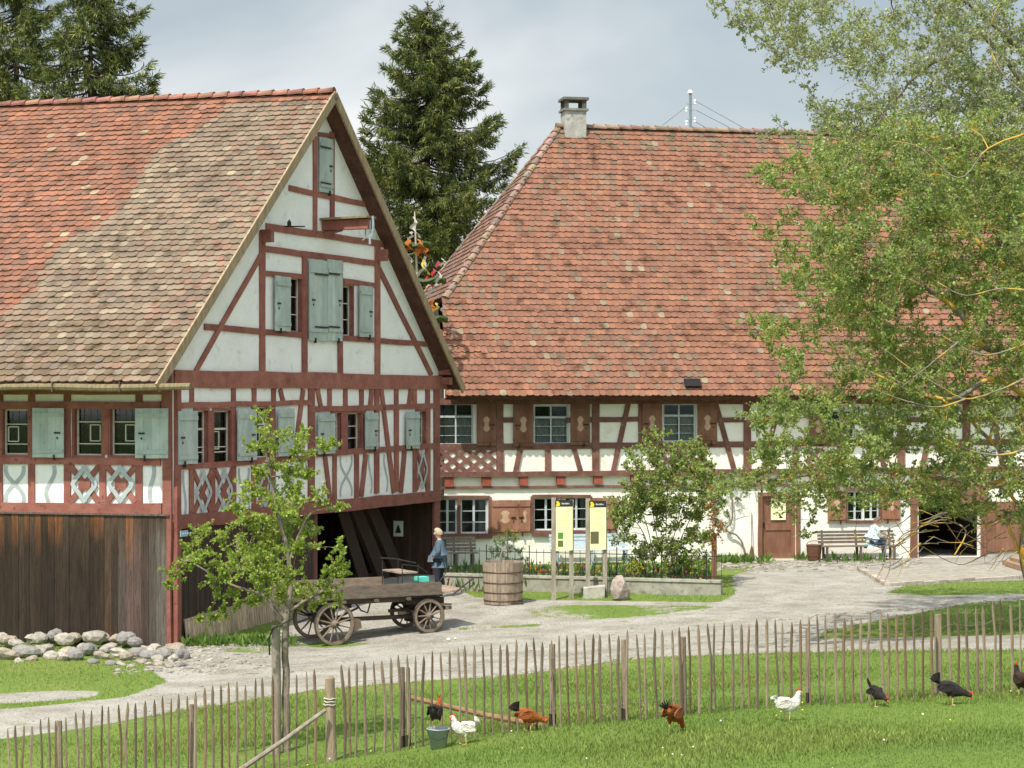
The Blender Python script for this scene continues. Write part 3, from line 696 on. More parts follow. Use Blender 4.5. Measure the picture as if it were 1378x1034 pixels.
    mb=MB(); mb.bar(q+Vector((0,0,.1)),q+Vector((0,0,-.5)),.05,.04); mb.tube([q+on*.08+Vector((0,0,.2)),q+on*.1+Vector((0,0,-.05)),q+on*.07+Vector((0,0,-.3))],.03,6); mb.tube([q-on*.12+Vector((0,0,-.1)),q-on*.12+Vector((0,0,-.35)),q-on*.2+Vector((0,0,-.4))],.02,5)
    mb.build('pulley_iron',zinc,h)
    mb=MB(); s,z=PG.uv(381,305); p=PG.pt(s,z,.05); mb.bar(p,p+on*.55+Vector((0,0,-.02)),.03,.03); mb.tube([p+on*.12,p+on*.12+Vector((0,0,.1)),p+on*.12+Vector((0,0,.16))],[.05,.05,.01],8); mb.build('wall_bracket',iron,t)
    # --- small house number plate by the corner and the notice in the passage
    mb=MB(); r=srect(prect(PG,236,714,246,722)); pbox(mb,PG,r[0],r[1],r[2],r[3],.12,.14,(.35,.55,.6))
    pl=mb.build('name_plate',white_p,t); mb=MB()
    for i in range(5): pbox(mb,PG,r[0]+.06+i*.1,r[1]+.05,r[0]+.12+i*.1,r[3]-.05,.1405,.143,(.9,.95,.95))
    mb.build('lettering',white_p,pl)
    return t,PI
LH,PI=left_house()
def notice():
    # on the inner boards of the passage
    a=PI.uv(531,701); b=PI.uv(544,722); r=srect((a[0],b[1],b[0],a[1])); mb=MB(); pbox(mb,PI,r[0],r[1],r[2],r[3],.06,.075,(.82,.85,.72))
    o=mb.build('notice_board',paper); tag(o,'small pale notice with a black mark on the dark boards of the cart passage','sign'); 
    mb=MB(); cx=(r[0]+r[2])/2; cz=(r[1]+r[3])/2
    mb.add([PI.pt(cx-.09,cz-.12,.0765),PI.pt(cx+.09,cz-.12,.0765),PI.pt(cx+.02,cz+.1,.0765),PI.pt(cx-.02,cz+.1,.0765)],[(0,1,2,3)],(.03,.03,.03)); mb.build('black_mark',paper,o)
notice()
# ------------------------------------------------------------------ RIGHT HOUSE
def proj(p): return CX+F*p[0]/p[1], HY+(CH-p[2])*F/p[1]
def right_house():
    sL=PR.uv(560,600)[0]; sR=PR.uv(1378,600)[0]+6
    t=thing('hipped_roof_farmhouse','cream walled farmhouse with brown timber framing under a huge red tiled half-hipped roof','house',tuple(PR.pt(0,0)))
    PE=PR.off(.85); n3=Vector((PR.n.x,PR.n.y,0)); U=Vector((rd.x,rd.y,0)); S3=Vector((rs.x,rs.y,0))
    sE,zE=PE.uv(900,534); zE=zE
    # ridge plane offset found from a 49 degree pitch
    w=4.
    while w<20:
        PW=PR.off(-w); s,z=PW.uv(900,177)
        if (z-zE)/(w+.85)<=math.tan(math.radians(49)): break
        w+=.02
    PW=PR.off(-w); sR0,zR=PW.uv(752,172); RE=PW.pt(sR0,zR)    # ridge end
    # front slope: origin on the eave under s, V straight up the slope
    H=w+.85; vl=math.hypot(H,zR-zE); Vn=(-n3*H+Vector((0,0,zR-zE)))/vl
    O=PE.pt(0,zE)
    # ridge end in slope coordinates
    xr=(RE-O).dot(U); 
    # half hip: bottom point of hip on the front slope at photo (598,398)
    def slope_pt(px,py):
        best=None
        n=U.cross(Vn); d=Vector(((px-CX)/F,1,-(py-HY)/F)); k=(O-Vector((0,0,CH))).dot(n)/d.dot(n); return Vector((0,0,CH))+d*k
    HB=slope_pt(600,400); xh=(HB-O).dot(U); vh=(HB-O).dot(Vn)
    def rng(v):
        if v<vh: return (xh-.1-(vh-v)*.085,sR+1.)
        return (xh+(xr-xh)*(v-vh)/(vl-vh),sR+1.)
    rowt={}
    def colR(x,v,rr,row):
        if row not in rowt: rowt[row]=.96+rr.random()*.08
        g=(.84+rr.random()*.3)*rowt[row]; u=rr.random(); k=math.sin(x*.55+1)*math.sin(v*.9+.5)
        c=(.325,.155,.108) if u<.5 else (.345,.165,.108) if u<.74 else (.295,.15,.108) if u<.93 else (.27,.185,.135) if u<.982 else (.36,.285,.21)
        if k<-.35 and rr.random()<.22: c=(.27,.175,.13)
        if v>vl-1.2 and rr.random()<.3: c=(.24,.17,.12)
        return shade((c[0]*.71,c[1]*.70,c[2]*.65),g)
    tiles('roof_tiles',O,U,Vn,rng,vl,.2,.245,colR,t,seed=21)
    caps('ridge_tiles',RE+Vector((0,0,.05))-U*.1,RE+U*(sR+1-xr)+Vector((0,0,.05)),t,r=.15,ln=.42,base=(.25,.15,.10))
    # hip plane
    wh=H*(1-vh/vl); HBk=HB+S3*(2*wh/abs(S3.dot(n3)))
    base=(HBk-HB); bl=base.length; Ub=base/bl; foot=HB+Ub*((RE-HB).dot(Ub)); Vh=(RE-foot); vhl=Vh.length; f0=(RE-HB).dot(Ub)
    def colH(x,v,rr,row): g=.7+rr.random()*.5; return shade((.25,.135,.10) if rr.random()<.7 else (.20,.15,.12),g)
    tiles('hip_tiles',HB,Ub,Vh,lambda v:(f0*v/vhl,bl-(bl-f0)*v/vhl),vhl,.2,.245,colH,t,seed=22)
    caps('hip_ridge_tiles',HB+Vector((0,0,.03))-(RE-HB).normalized()*.1,RE+Vector((0,0,.04)),t,r=.12,ln=.36,seed=9,base=(.27,.17,.12))
    caps('hip_ridge_tiles',HBk+Vector((0,0,.03)),RE+Vector((0,0,.04)),t,r=.12,ln=.36,seed=10,base=(.27,.17,.12))
    # boarding, rear slope
    mb=MB(); nn=U.cross(Vn); nn=nn if nn.z>0 else -nn
    E0=O+U*(xh-.1-vh*.085); E1=O+U*(sR+1); R1=RE+U*(sR+1-xr)
    poly=[E0,E1,R1,RE,HB-U*.1]; k=len(poly); dn=-nn*.02
    mb.add([p+dn for p in poly]+[p+dn-nn*.12 for p in poly],[tuple(range(k)),tuple(range(2*k-1,k-1,-1))]+[(i,(i+1)%k,k+(i+1)%k,k+i) for i in range(k)],(.5,.45,.4))
    # rear slope and hip underlay
    BE0=E0+S3*(2*H/abs(S3.dot(n3))); BE1=E1-n3*2*H
    mb.add([BE0,BE1,R1,RE,HBk],[(0,1,2,3,4)],(1.2,.9,.7))
    hn=Ub.cross(Vh).normalized(); hn=hn if hn.z>0 else -hn
    mb.add([HB-hn*.03,HBk-hn*.03,RE-hn*.03,HB-hn*.14,HBk-hn*.14,RE-hn*.14],[(0,1,2),(5,4,3),(0,3,4,1)],(.5,.45,.4))
    # eave rafter feet
    x=xh
    while x<sR:
        p=O+U*x+Vn*.05-nn*.2; mb.bar(p,p+Vn*1.4,.12,.13,c=(.6,.5,.45)); x+=1.05
    mb.build('roof_boarding',brownwood,t)
    # --- front wall
    wl=[ # photo boxes
     (590,543,637,599,'up'),(718,545,765,598,'up'),(892,543,936,595,'up'),
     (590,671,615,718,'lo'),(620,671,656,718,'lo'),(718,670,752,714,'lo'),(760,669,792,713,'lo'),(1140,661,1162,701,'lo'),(1162.5,661,1183,700,'lo'),
     (1112,552,1150,598,'up')]
    holes=[];wr=[]
    for x0,y0,x1,y1,k in wl:
        r=srect(prect(PR,x0,y0,x1,y1)); holes.append(r); wr.append((r,k,x0))
    door=srect(prect(PR,1025,668,1071,752)); barn=srect(prect(PR,1236,678,1318,750)); holes+= [door,barn]
    topz=zE+.85*math.tan(math.radians(49))-.1
    wall('front_wall',PR,[(xh-.35,-.2),(sR,-.2),(sR,topz),(xh-.35,topz)],holes,plaster_cream,t)
    for r,k,x0 in wr:
        if k=='up': window(PR,r,t,frame_grey,cols=2,rows=3,depth=.05,curt=1,fw=.05,bar=.014,transom=.68)
        else: window(PR,r,t,frame_grey,cols=2,rows=3,depth=.07,curt=2 if x0 in(620,760) else 0,fw=.045,bar=.02)
    # side gable under the half hip and rear wall
    c0=PR.pt(xh-.35,0); c1=c0+S3*(2*w/abs(S3.dot(n3))); r1=PR.pt(sR,0); r2=r1-n3*2*w
    mb=MB()
    zq=zE+(w+.85)*math.tan(math.radians(49))*.0
    mid=(c0+c1)/2
    def up(p,z): return Vector((p.x,p.y,z))
    hh=HB.z-.25; fr=(hh-topz)/(zR-topz)
    mb.add([up(c0,-.2),up(c1,-.2),up(c1,topz),up(c1.lerp(mid,fr),hh),up(c0.lerp(mid,fr),hh),up(c0,topz)],[(0,1,2,3,4,5)])
    mb.add([up(c1,-.2),up(r2,-.2),up(r2,topz),up(c1,topz)],[(0,1,2,3)])
    mb.build('side_wall',darkwood,t)
    # --- timbers
    mb=MB(); B=lambda a,b,w,**k: beam(mb,PR,a,b,w,o1=k.pop('o1',.035),**k)
    xr_=1440
    B((578,639),(xr_,630),6.5,o1=.14); B((578,657),(xr_,650),3.2,o1=.07)
    B((578,540),(xr_,540),8,o1=.06); B((578,602),(xr_,594),8)
    for a,b in ((672,718),(762,862),(962,1070),(1160,1440)): B((a,565.5),(b,564),7)
    for x in (672.5,801.5,1005,1212,1300,1400): B((x,638),(x,536),9.5,o1=.05)
    for x in (862,): B((x,600),(x,540),6)
    for x in (737,914,946,1070,1130): B((x,638),(x,600),7.5)
    for a,b in (((701,601),(693.5,636)),((771.5,601),(781.5,636)),((846,540),(825,634)),((962,540),(988,634)),((1036,600),(1028,632)),((1050,540),(1034,600)),((1172,540),(1190,632)),((1240,632),(1260,540)),((1350,632),(1332,540))): B(a,b,6.8)
    # lattices
    for x0,x1 in ((590,666),(880,942),(1085,1125)):
        y0,y1=605,635; n=int((x1-x0)/19)
        for i in range(-1,n+1):
            for sg in (1,-1):
                xa=x0+i*19+ (0 if sg>0 else 0); xb=xa+ (38)
                A_=(xa,y1) if sg>0 else (xa,y0); B_=(xb,y0) if sg>0 else (xb,y1)
                # trim to panel
                def trim(p,q):
                    if p[0]<x0: f=(x0-p[0])/(q[0]-p[0]); p=(x0,p[1]+(q[1]-p[1])*f)
                    if q[0]>x1: f=(x1-p[0])/(q[0]-p[0]); q=(x1,p[1]+(q[1]-p[1])*f)
                    return p,q
                p_,q_=trim(A_,B_)
                if q_[0]-p_[0]>6: beam(mb,PR,p_,q_,5,wm=.11,o1=.03)
    for x in list(range(604,1440,50)):  # joist ends
        s,z=PR.uv(x,line_y((604,649),(1000,642),x)); p=PR.pt(s,z); mb.bar(p-n3*.1,p+n3*.12,.27,.26,c=(1.7,.95,.8))
    # ground floor frames
    def fr4(x0,y0,x1,y1,w=4,mid=None):
        for a,b in (((x0,y0),(x1,y0)),((x0,y1),(x1,y1))): B(a,b,w,o1=.05)
        for x in ((x0,x1) if mid is None else (x0,x1,mid)): B((x,y1),(x,y0),w,o1=.05)
    fr4(587,669,659,720,4,617.5); fr4(716,668,794.5,716,4,756); fr4(1138,659,1184,702,3.5)
    B((590,723),(662,722),5,o1=.08); B((716,719),(796,718),5,o1=.08)
    mb.build('timber_frame',brownwood,t)
    mb=MB(); B2=lambda a,b,w,**k: beam(mb,PR,a,b,w,**k)
    B2((1022.5,752),(1022.5,664),5,o1=.05); B2((1073.5,752),(1073.5,664),5,o1=.05); B2((1020,665.5),(1076,665),5,o1=.06)
    mb.build('door_frame',shutter_brown,t); mb=MB()
    B2((1229,755),(1229,640),9,o1=.06); B2((1323,752),(1323,640),7,o1=.06); B2((1224,675),(1328,674),7,o1=.07)
    mb.build('door_frame',shutter_brown,t)
    # door leaf
    mb=MB(); s0,z0,s1,z1=door; o=-.08
    pbox(mb,PR,s0,z0,s1,z1,o-.04,o); 
    ww=s1-s0
    for a,b,c,d in ((s0,z0,s0+.14,z1),(s1-.14,z0,s1,z1),(s0+.14,z0,s1-.14,z0+.16),(s0+.14,z1-.14,s1-.14,z1),(s0+.14,z0+.86,s1-.14,z0+1.02)): pbox(mb,PR,a,b,c,d,o,o+.025,(1.1,1.1,1.1))
    dd=mb.build('front_door',shutter_brown,t); mb=MB(); pbox(mb,PR,s0+.07,z0+.95,s0+.1,z0+1.1,o+.025,o+.07); mb.build('handle',iron,dd)
    # barn interior and leaf
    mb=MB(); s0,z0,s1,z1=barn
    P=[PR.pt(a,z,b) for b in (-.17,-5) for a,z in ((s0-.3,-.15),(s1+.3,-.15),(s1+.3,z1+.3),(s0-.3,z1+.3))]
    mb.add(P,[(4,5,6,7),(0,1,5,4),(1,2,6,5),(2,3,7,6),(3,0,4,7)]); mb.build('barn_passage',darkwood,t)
    mb=MB(); r=srect(prect(PR,1327,675,1400,745))
    def cd(s,rr): g=.85+rr.random()*.3; return (g,g,g),(g,g,g),.6
    boards(mb,PR,r[0],r[2],r[1],r[3],off=.03,colf=cd,wmin=.14,wmax=.2,seed=31)
    r2=srect(prect(PR,1234,645,1318,671)); boards(mb,PR,r2[0],r2[2],r2[1],r2[3],off=.01,colf=cd,wmin=.14,wmax=.2,seed=32)
    mb.build('barn_door',shutter_brown,t)
    for x0,y0,x1,y1,l in [(641,544,667,600,1),(690,544,717,601,-1),(767,544,793,599,1),(863.5,543,890,598,-1),(938,542,964,598,1),(1088,552,1111,598,1)]:
        shutter(PR,prect(PR,x0,y0,x1,y1),t,shutter_brown,ornament_tan,latch=l,off=.06,tint=1.0)
    for x0,y0,x1,y1,l in [(661,673,697.5,720,1),(698,673,713,719,-1),(797,670,829,716,1),(1113,660,1137,703,1),(1186,659,1210,702,-1)]:
        shutter(PR,prect(PR,x0,y0,x1,y1),t,shutter_brown,ornament_tan,latch=l,off=.06,tint=1.35)
    # chimney
    c=slope_pt(775,188); mb=MB(); hw=.36; x0,y0=c.x,c.y
    Uc=U; Sc=-n3
    def rb(hw,za,zb_,col=(1,1,1),cxy=c):
        p=[cxy+Uc*a*hw+Sc*b*hw for a,b in((-1,-1),(1,-1),(1,1),(-1,1))]
        mb.hexa([Vector((q.x,q.y,za)) for q in p]+[Vector((q.x,q.y,zb_)) for q in p],col)
    ctop=CH+(HY-130)/F*c.y; s_=c.y/F
    c2=c+Sc*.36
    rb(.355,c.z-.9,ctop-19*s_,(1,1,1),c2); rb(.42,ctop-19*s_,ctop-16*s_,(.55,.55,.55),c2)
    for a,b in((-1,-1),(1,-1),(1,1),(-1,1)):
        q=c2+Uc*a*.3+Sc*b*.3; rr=.07; mb.box(q.x-rr,q.y-rr,ctop-16*s_,q.x+rr,q.y+rr,ctop-4.5*s_,(.25,.24,.22))
    rb(.43,ctop-4.5*s_,ctop-1*s_,(.38,.37,.35),c2)
    mb.build('chimney',concrete,t)
    # skylight hatch on the lower roof
    h=slope_pt(931,519); mb=MB(); mb.bar(h-U*.25+nn*.12,h+U*.25+nn*.12,.3,.06,up=tuple(nn),c=(.4,.4,.4)); mb.build('roof_hatch',iron,t)
    # antenna mast
    return t,RE,w,slope_pt,nn
RH,RE,RW,slope_pt,RN=right_house()
def roof_mast():
    p=atk(929,168,91); t=thing('utility_mast','grey electricity mast with white insulators and wires behind the right ridge','mast',(p.x,p.y,tz(p.x,p.y)))
    s=p.y/F; mb=MB(); mb.tube([(p.x,p.y,tz(p.x,p.y)),(p.x,p.y,p.z+42*s)],.05,8,(.6,.7,.65)); 
    for dy in (20,28,8): z=p.z+dy*s; mb.bar((p.x-5*s,p.y,z),(p.x+5*s,p.y,z),.05,.05)
    mb.build('pole',zinc,t); 
    for dx,dy in ((-5,16),(6,26),(-5,-2),(6,2)):
        mb=MB(); x=p.x+dx*s; z=p.z+dy*s+5*s; mb.lathe([(.02,z-.10),(.045,z-.09),(.035,z-.03),(.05,z),(.045,z+.06),(.02,z+.08)],x,p.y,8); mb.build('insulator',white_p,t)
    mb=MB(); z=p.z+43*s; mb.lathe([(.0,z+.1),(.08,z+.09),(.1,z-.02),(.02,z-.03)],p.x,p.y,8); mb.build('cap',white_p,t)
    mb=MB(); 
    for a,b in (((-5,25),(-46,-6)),((7,32),(92,-12)),((7,20),(75,-12)),((7,4),(45,-14))):
        mb.tube([(p.x+a[0]*s,p.y,p.z+a[1]*s),(p.x+b[0]*s,p.y+.5,p.z+b[1]*s)],.014,4)
    mb.build('wires',zinc,t)
roof_mast()
def door_notice():
    r=srect(prect(PR,1038,671,1058,700)); mb=MB(); pbox(mb,PR,r[0],r[1],r[2],r[3],-.05,-.04,(.90,.88,.52))
    o=mb.build('door_notice',paper); tag(o,'pale yellow notice with two small black drawings on the brown front door','sign')
    mb=MB(); w=r[2]-r[0]; h=r[3]-r[1]
    for cx,cz in ((.3,.72),(.68,.14)):
        x=r[0]+w*cx; z=r[1]+h*cz
        mb.add([PR.pt(x-.07,z-.04,-.038),PR.pt(x+.07,z-.04,-.038),PR.pt(x+.02,z+.02,-.038),PR.pt(x-.03,z+.07,-.038)],[(0,1,2,3)],(.05,.05,.03))
    for i in range(7):
        z=r[1]+h*(.3+.055*i); mb.add([PR.pt(r[0]+.05,z,-.038),PR.pt(r[2]-.05-.03*(i%3),z,-.038),PR.pt(r[2]-.05-.03*(i%3),z+.006,-.038),PR.pt(r[0]+.05,z+.006,-.038)],[(0,1,2,3)],(.5,.5,.35))
    mb.build('printing',paper,o)
door_notice()
# ------------------------------------------------------------------ TREES
def cvar(c,n,s=.22,rr=NR):
    k=1+rr.normal(size=(n,1))*s; h=1+rr.normal(size=(n,3))*.06; return np.clip(np.array(c)*k*h,.004,.9)
class Tree:
    def __init__(s,t,seed): s.t=t; s.nodes=[]; s.mb=MB(); s.tw=s.mb; s.P=[];s.D=[];s.S=[];s.C=[]; s.r=random.Random(seed); s.nr=np.random.default_rng(seed)
    def limb(s,pts,r0,r1,n=6):
        pts=[Vector(p) for p in pts]; sm=[]; n0=len(pts)
        for i in range(n0-1):
            p0,p1,p2,p3=pts[max(i-1,0)],pts[i],pts[i+1],pts[min(i+2,n0-1)]
            for k in range(5):
                t=k/5; q=.5*((2*p1)+(p2-p0)*t+(2*p0-5*p1+4*p2-p3)*t*t+(3*p1-p0-3*p2+p3)*t*t*t)
                sm.append(q+Vector((s.r.uniform(-1,1),s.r.uniform(-1,1),s.r.uniform(-1,1)))*min(r0*.25,.02)*(k>0))
        sm.append(pts[-1]); m=len(sm); rad=[r0+(r1-r0)*i/(m-1) for i in range(m)]
        s.mb.tube(sm,rad,n); s.nodes+= [(sm[i],rad[i]) for i in range(m)]
    def cluster(s,c,rad,nl,size,colf,twigs=7,hang=0.,fl=1.0,conn=True,up=.25):
        c=Vector(c)
        if conn and s.nodes:
            best=min(s.nodes,key=lambda q:(q[0]-c).length*(1+.5*max(0,(q[0].z-c.z)/(abs(q[0].z-c.z)+.5)))); a=best[0]; L=(c-a).length
            if L>.05:
                r0=min(best[1]*.75,.012+.012*L); mid=a.lerp(c,.5)+Vector((s.r.uniform(-.12,.12),s.r.uniform(-.12,.12),.08+s.r.uniform(-.1,.12)))*L
                mid2=a.lerp(c,.78)+Vector((s.r.uniform(-.06,.06),s.r.uniform(-.06,.06),.05))*L
                pts=[a,mid,mid2,c]; rr_=[r0,r0*.7,r0*.5,max(r0*.35,.004)]; s.mb.tube(pts,rr_,5,cap=False)
                s.nodes+= [(p,q) for p,q in zip(pts[1:],rr_[1:])]
        per=max(1,nl//twigs)
        for i in range(twigs):
            d=Vector((s.r.gauss(0,1),s.r.gauss(0,1),s.r.gauss(up,.8)-hang)).normalized(); L=rad*s.r.uniform(.6,1.25)
            p0=c+Vector((s.r.gauss(0,1),s.r.gauss(0,1),s.r.gauss(0,1)))*rad*.22
            d2=(d+Vector((s.r.gauss(0,.3),s.r.gauss(0,.3),s.r.gauss(.1,.3)))).normalized(); pm=p0+d*L*.5; p1=pm+d2*L*.5
            s.tw.tube([c,p0.lerp(pm,.5),pm,p1],[.006,.005,.004,.002],3,cap=False)
            t=s.nr.random(per)**.8; t=t[:,None]; A=np.array(p0);B_=np.array(pm);E=np.array(p1)
            base=np.where(t<.5,A+(B_-A)*t*2,B_+(E-B_)*(t-.5)*2); dd=np.array(d)*.6+s.nr.normal(size=(per,3))*.75; dd[:,2]-=.05+hang*.5
            s.P.append(base+s.nr.normal(size=(per,3))*rad*.05*fl); s.D.append(dd); s.S.append(size*s.nr.uniform(.6,1.25,per)); s.C.append(colf(per,s.nr))
    def done(s,bm=None,lm=None,wid=.33,wood='trunk'):
        s.mb.build(wood,bm or bark,s.t,smooth=True)
        leaves('crown',np.concatenate(s.P),np.concatenate(s.D),np.concatenate(s.S),np.concatenate(s.C),lm or leafm,s.t,wid)
def sample_poly(poly,n,rr):
    xs=[p[0] for p in poly]; ys=[p[1] for p in poly]; out=[]
    while len(out)<n:
        x=rr.uniform(min(xs),max(xs)); y=rr.uniform(min(ys),max(ys))
        if inpoly(np.array([x]),np.array([y]),poly)[0]: out.append((x,y))
    return out
GREEN=(.29,.38,.06)
def small_tree():
    K=36; g=gy(386,K); t=thing('young_fruit_tree','young leafy fruit tree tied to a stake beside the picket fence','tree',tuple(g)); T=Tree(t,11)
    a=lambda x,y,dk=0: atk(x,y,K+dk)
    T.limb([g-Vector((0,0,.1)),a(385,920),a(385,838),a(390,800),a(386,740),a(372,680),a(360,620),a(354,566)],.06,.010,8)
    T.limb([a(386,836),a(372,818),a(352,800),a(318,790),a(282,772),a(250,752)],.035,.008)
    T.limb([a(384,842),a(370,828),a(362,806),a(340,775),a(318,735)],.03,.008)
    T.limb([a(390,822),a(412,808),a(440,790),a(458,752)],.03,.007)
    T.limb([a(388,760),a(402,720),a(420,690),a(450,684)],.022,.006)
    cf=lambda n,r: np.where(r.random((n,1))<.2,cvar((.40,.45,.10),n,.12,r),cvar(GREEN,n,.22,r))
    cl=[(355,562,14),(372,590,22),(345,600,14),(398,610,20),(432,604,14),(450,600,9),(410,585,12),(365,625,18),(385,640,20),(350,640,12),(410,640,16),(340,665,18),(370,670,22),(400,668,22),(430,672,16),(453,682,10),(315,685,14),
        (330,700,20),(360,705,24),(392,705,24),(418,712,14),(300,725,14),(335,735,24),(370,740,26),(400,742,22),(272,715,14),(262,738,18),(250,755,16),(235,772,14),(226,785,9),(278,748,16),(300,765,20),(330,770,24),(362,775,24),(395,775,20),(290,790,16),
        (455,738,10),(452,760,14),(466,772,12),(440,782,14),(425,790,14),(405,800,18),(440,800,16),(420,806,14),(455,808,9),(350,805,18),(325,812,12),(300,822,10),(283,830,10),(268,832,7),(312,800,12),(375,800,16),(380,690,20),(345,755,18)]
    for x,y,r in cl: T.cluster(atk(x,y,K+T.r.uniform(-1,1)*.9),r/94*1.2,int(90+r*r*1.0),.050,cf,twigs=max(7,r*2//3))
    T.done()
    # stake
    mb=MB(); p=gy(371,35.9); top=atk(371,842,35.9); mb.tube([p-Vector((0,0,.3)),p.lerp(top,.5)+Vector((.01,0,0)),top],[.072,.068,.062],9)
    s=mb.build('tree_stake',weath,None,own=True); tag(s,'tall grey round stake supporting the young tree, just left of its trunk','stake')
    mb=MB(); q=atk(371,848,35.9); mb.tube([q+Vector((-.08,-.05,-.35)),q+Vector((-.09,-.06,-.12)),q+Vector((-.03,-.08,.03)),q+Vector((.12,-.09,.1)),q+Vector((.24,-.02,.18))],.013,6); mb.build('strap',iron,s)
small_tree()
def big_trees():
    g=gy(1405,49); t=thing('orchard_tree','large old spreading fruit tree with orange lichened branches at the right edge','tree',tuple(g)); T=Tree(t,21)
    a=lambda x,y,k=49: atk(x,y,k)
    T.limb([g-Vector((0,0,.2)),a(1400,800),a(1388,745),a(1394,690),a(1412,600),a(1425,500),a(1425,400),a(1405,300)],.30,.08,10)
    T.limb([a(1372,745),a(1350,700),a(1320,706),a(1275,690,48),a(1235,712,48),a(1195,738,47),a(1150,722,47)],.032,.008)
    T.limb([a(1276,700,48),a(1300,715,47),a(1284,748,46.5)],.016,.012)
    T.limb([a(1390,700,50),a(1372,640,50),a(1340,600,50),a(1300,560,50),a(1260,520,50),a(1200,500,50),a(1150,470,50)],.06,.012)
    T.limb([a(1412,560),a(1340,510,47),a(1290,535,46.5),a(1235,530,46.5),a(1180,505,46.5),a(1130,480,47)],.06,.012)
    T.limb([a(1420,460),a(1330,470,48),a(1290,420,48),a(1230,380,48),a(1150,350,48)],.08,.014)
    T.limb([a(1420,430,50),a(1320,330,50),a(1240,280,50),a(1150,240,50)],.08,.014)
    T.limb([a(1400,640),a(1330,650,50),a(1240,640,50),a(1150,630,50),a(1060,645,50),a(1000,650,50)],.06,.008)
    T.limb([a(1372,740,49),a(1330,745,49),a(1290,760,49),a(1240,735,48.5)],.018,.005)
    T.limb([a(1255,700,48),a(1210,725,48),a(1225,750,47.5),a(1195,768,47.5)],.015,.004)
    T.limb([a(1378,690,49),a(1345,655,48),a(1310,668,47.6),a(1275,655,47.5)],.04,.008)
    cf=lambda n,r: np.where(r.random((n,1))<.14,cvar((.42,.47,.17),n,.12,r),cvar((.26,.34,.085),n,.25,r))
    PB=[(1045,200),(1110,205),(1400,230),(1470,300),(1470,680),(1400,705),(1340,700),(1290,696),(1230,680),(1190,664),(1130,672),(1085,680),(1030,668),(985,652),(1020,625),(1015,600),(1006,560),(1040,545),(1062,520),(1045,480),(1003,436),(1020,425),(1060,440),(1075,400),(1032,360),(1045,330),(1030,280),(1060,260),(1022,230)]
    hol=[(1200,300,22),(1262,432,20),(1150,285,18),(1290,255,18),(1235,360,18),(1105,505,24),(1150,540,16),(1075,420,12),(1120,445,14),(1310,590,16),(1130,600,12),(1180,395,9),(1345,430,18),(1300,330,12),(1240,560,10),(1320,505,14)]
    n=0
    for x,y in sample_poly(PB,980,T.r):
        if any((x-hx)**2+(y-hy)**2<hr*hr*1.3 for hx,hy,hr in hol): continue
        if T.r.random()<.35 and x<1110: continue
        edge=x<1090; r=T.r.uniform(.22,.42)*(.75 if edge else 1); dens=175 if y>330 else 150
        if x>1290 and y>540: dens=130
        T.cluster(a(x,y,T.r.uniform(45.5,53)),r,int(dens*1.2*T.r.uniform(.7,1.3)),.060,cf,twigs=8)
    for x,y in ((1100,682),(1130,688),(1160,682),(1195,680),(1075,672),(1050,668),(1225,676),(1000,645),(1040,620),(1016,560),(1030,600),(1005,640),(985,655),(968,660),(1012,650),(1008,436),(1022,446),(1040,455),(1060,690),(1090,700),(1018,300),(1035,320),(1026,230),(1085,720)): T.cluster(a(x,y,48+T.r.uniform(-1,1)),.24,130,.06,cf,twigs=7)
    for pts,r0 in (([(1400,500),(1345,525),(1300,537),(1268,522),(1228,498),(1190,470)],.024),([(1400,455),(1330,478),(1285,462),(1250,440)],.02),([(1300,537),(1262,548),(1220,540),(1165,520)],.02),([(1290,460),(1240,500),(1215,520)],.016),([(1400,600),(1350,612),(1310,608),(1270,590)],.03),([(1400,395),(1350,388),(1300,398),(1262,380)],.02),([(1380,180),(1330,200),(1290,240),(1240,200),(1200,190)],.02),([(1395,140),(1350,100),(1330,50),(1345,5)],.02)):
        T.limb([a(x,y,45.4+.4*T.r.random()) for x,y in pts],r0,.007,6)
    for i in range(46):  # bare low twigs
        x=T.r.uniform(1190,1385); y=T.r.uniform(690,750); k=T.r.uniform(46,49); L=T.r.uniform(25,70); an=T.r.uniform(2.6,4.3); q=[a(x,y,k)]
        for j in range(3): an+=T.r.uniform(-.5,.5); x+=math.cos(an)*L/3; y-=math.sin(an)*L/3; q.append(a(x,y,k))
        T.mb.tube(q,[.011,.008,.006,.003],4)
    PC=[(1085,205),(1110,165),(1400,150),(1400,430),(1120,430),(1100,330)]
    for x,y in sample_poly(PC,210,T.r): T.cluster(a(x,y,T.r.uniform(46,52)),T.r.uniform(.25,.45),165,.06,cf,twigs=8)
    T.done(bm=lichen_bark,wid=.34)
    g=gy(1440,54); t=thing('silver_leaved_tree','tall pale grey-green tree filling the upper right corner of the sky','tree',tuple(g)); T=Tree(t,31)
    T.limb([g,a(1455,700,54),a(1450,400,54),a(1430,200,54),a(1410,60,54),a(1400,-80,54)],.24,.05,9)
    T.limb([a(1440,200,54),a(1330,55,54),a(1290,70,53),a(1240,95,53),a(1200,140,53),a(1150,190,53)],.06,.012)
    T.limb([a(1440,330,54),a(1370,210,53),a(1330,165,53),a(1270,150,53),a(1215,200,53)],.05,.012)
    T.limb([a(1385,80,54),a(1280,-10,53),a(1180,-10,53),a(1080,-20,52),a(1010,5,52)],.05,.01)
    cf=lambda n,r: np.where(r.random((n,1))<.4,cvar((.43,.45,.24),n,.14,r),cvar((.29,.35,.11),n,.25,r))
    PA=[(985,5),(1020,-40),(1470,-40),(1470,330),(1300,290),(1180,240),(1100,215),(1068,190),(1100,160),(1088,128),(1098,100),(1062,90),(1030,62),(1000,45)]
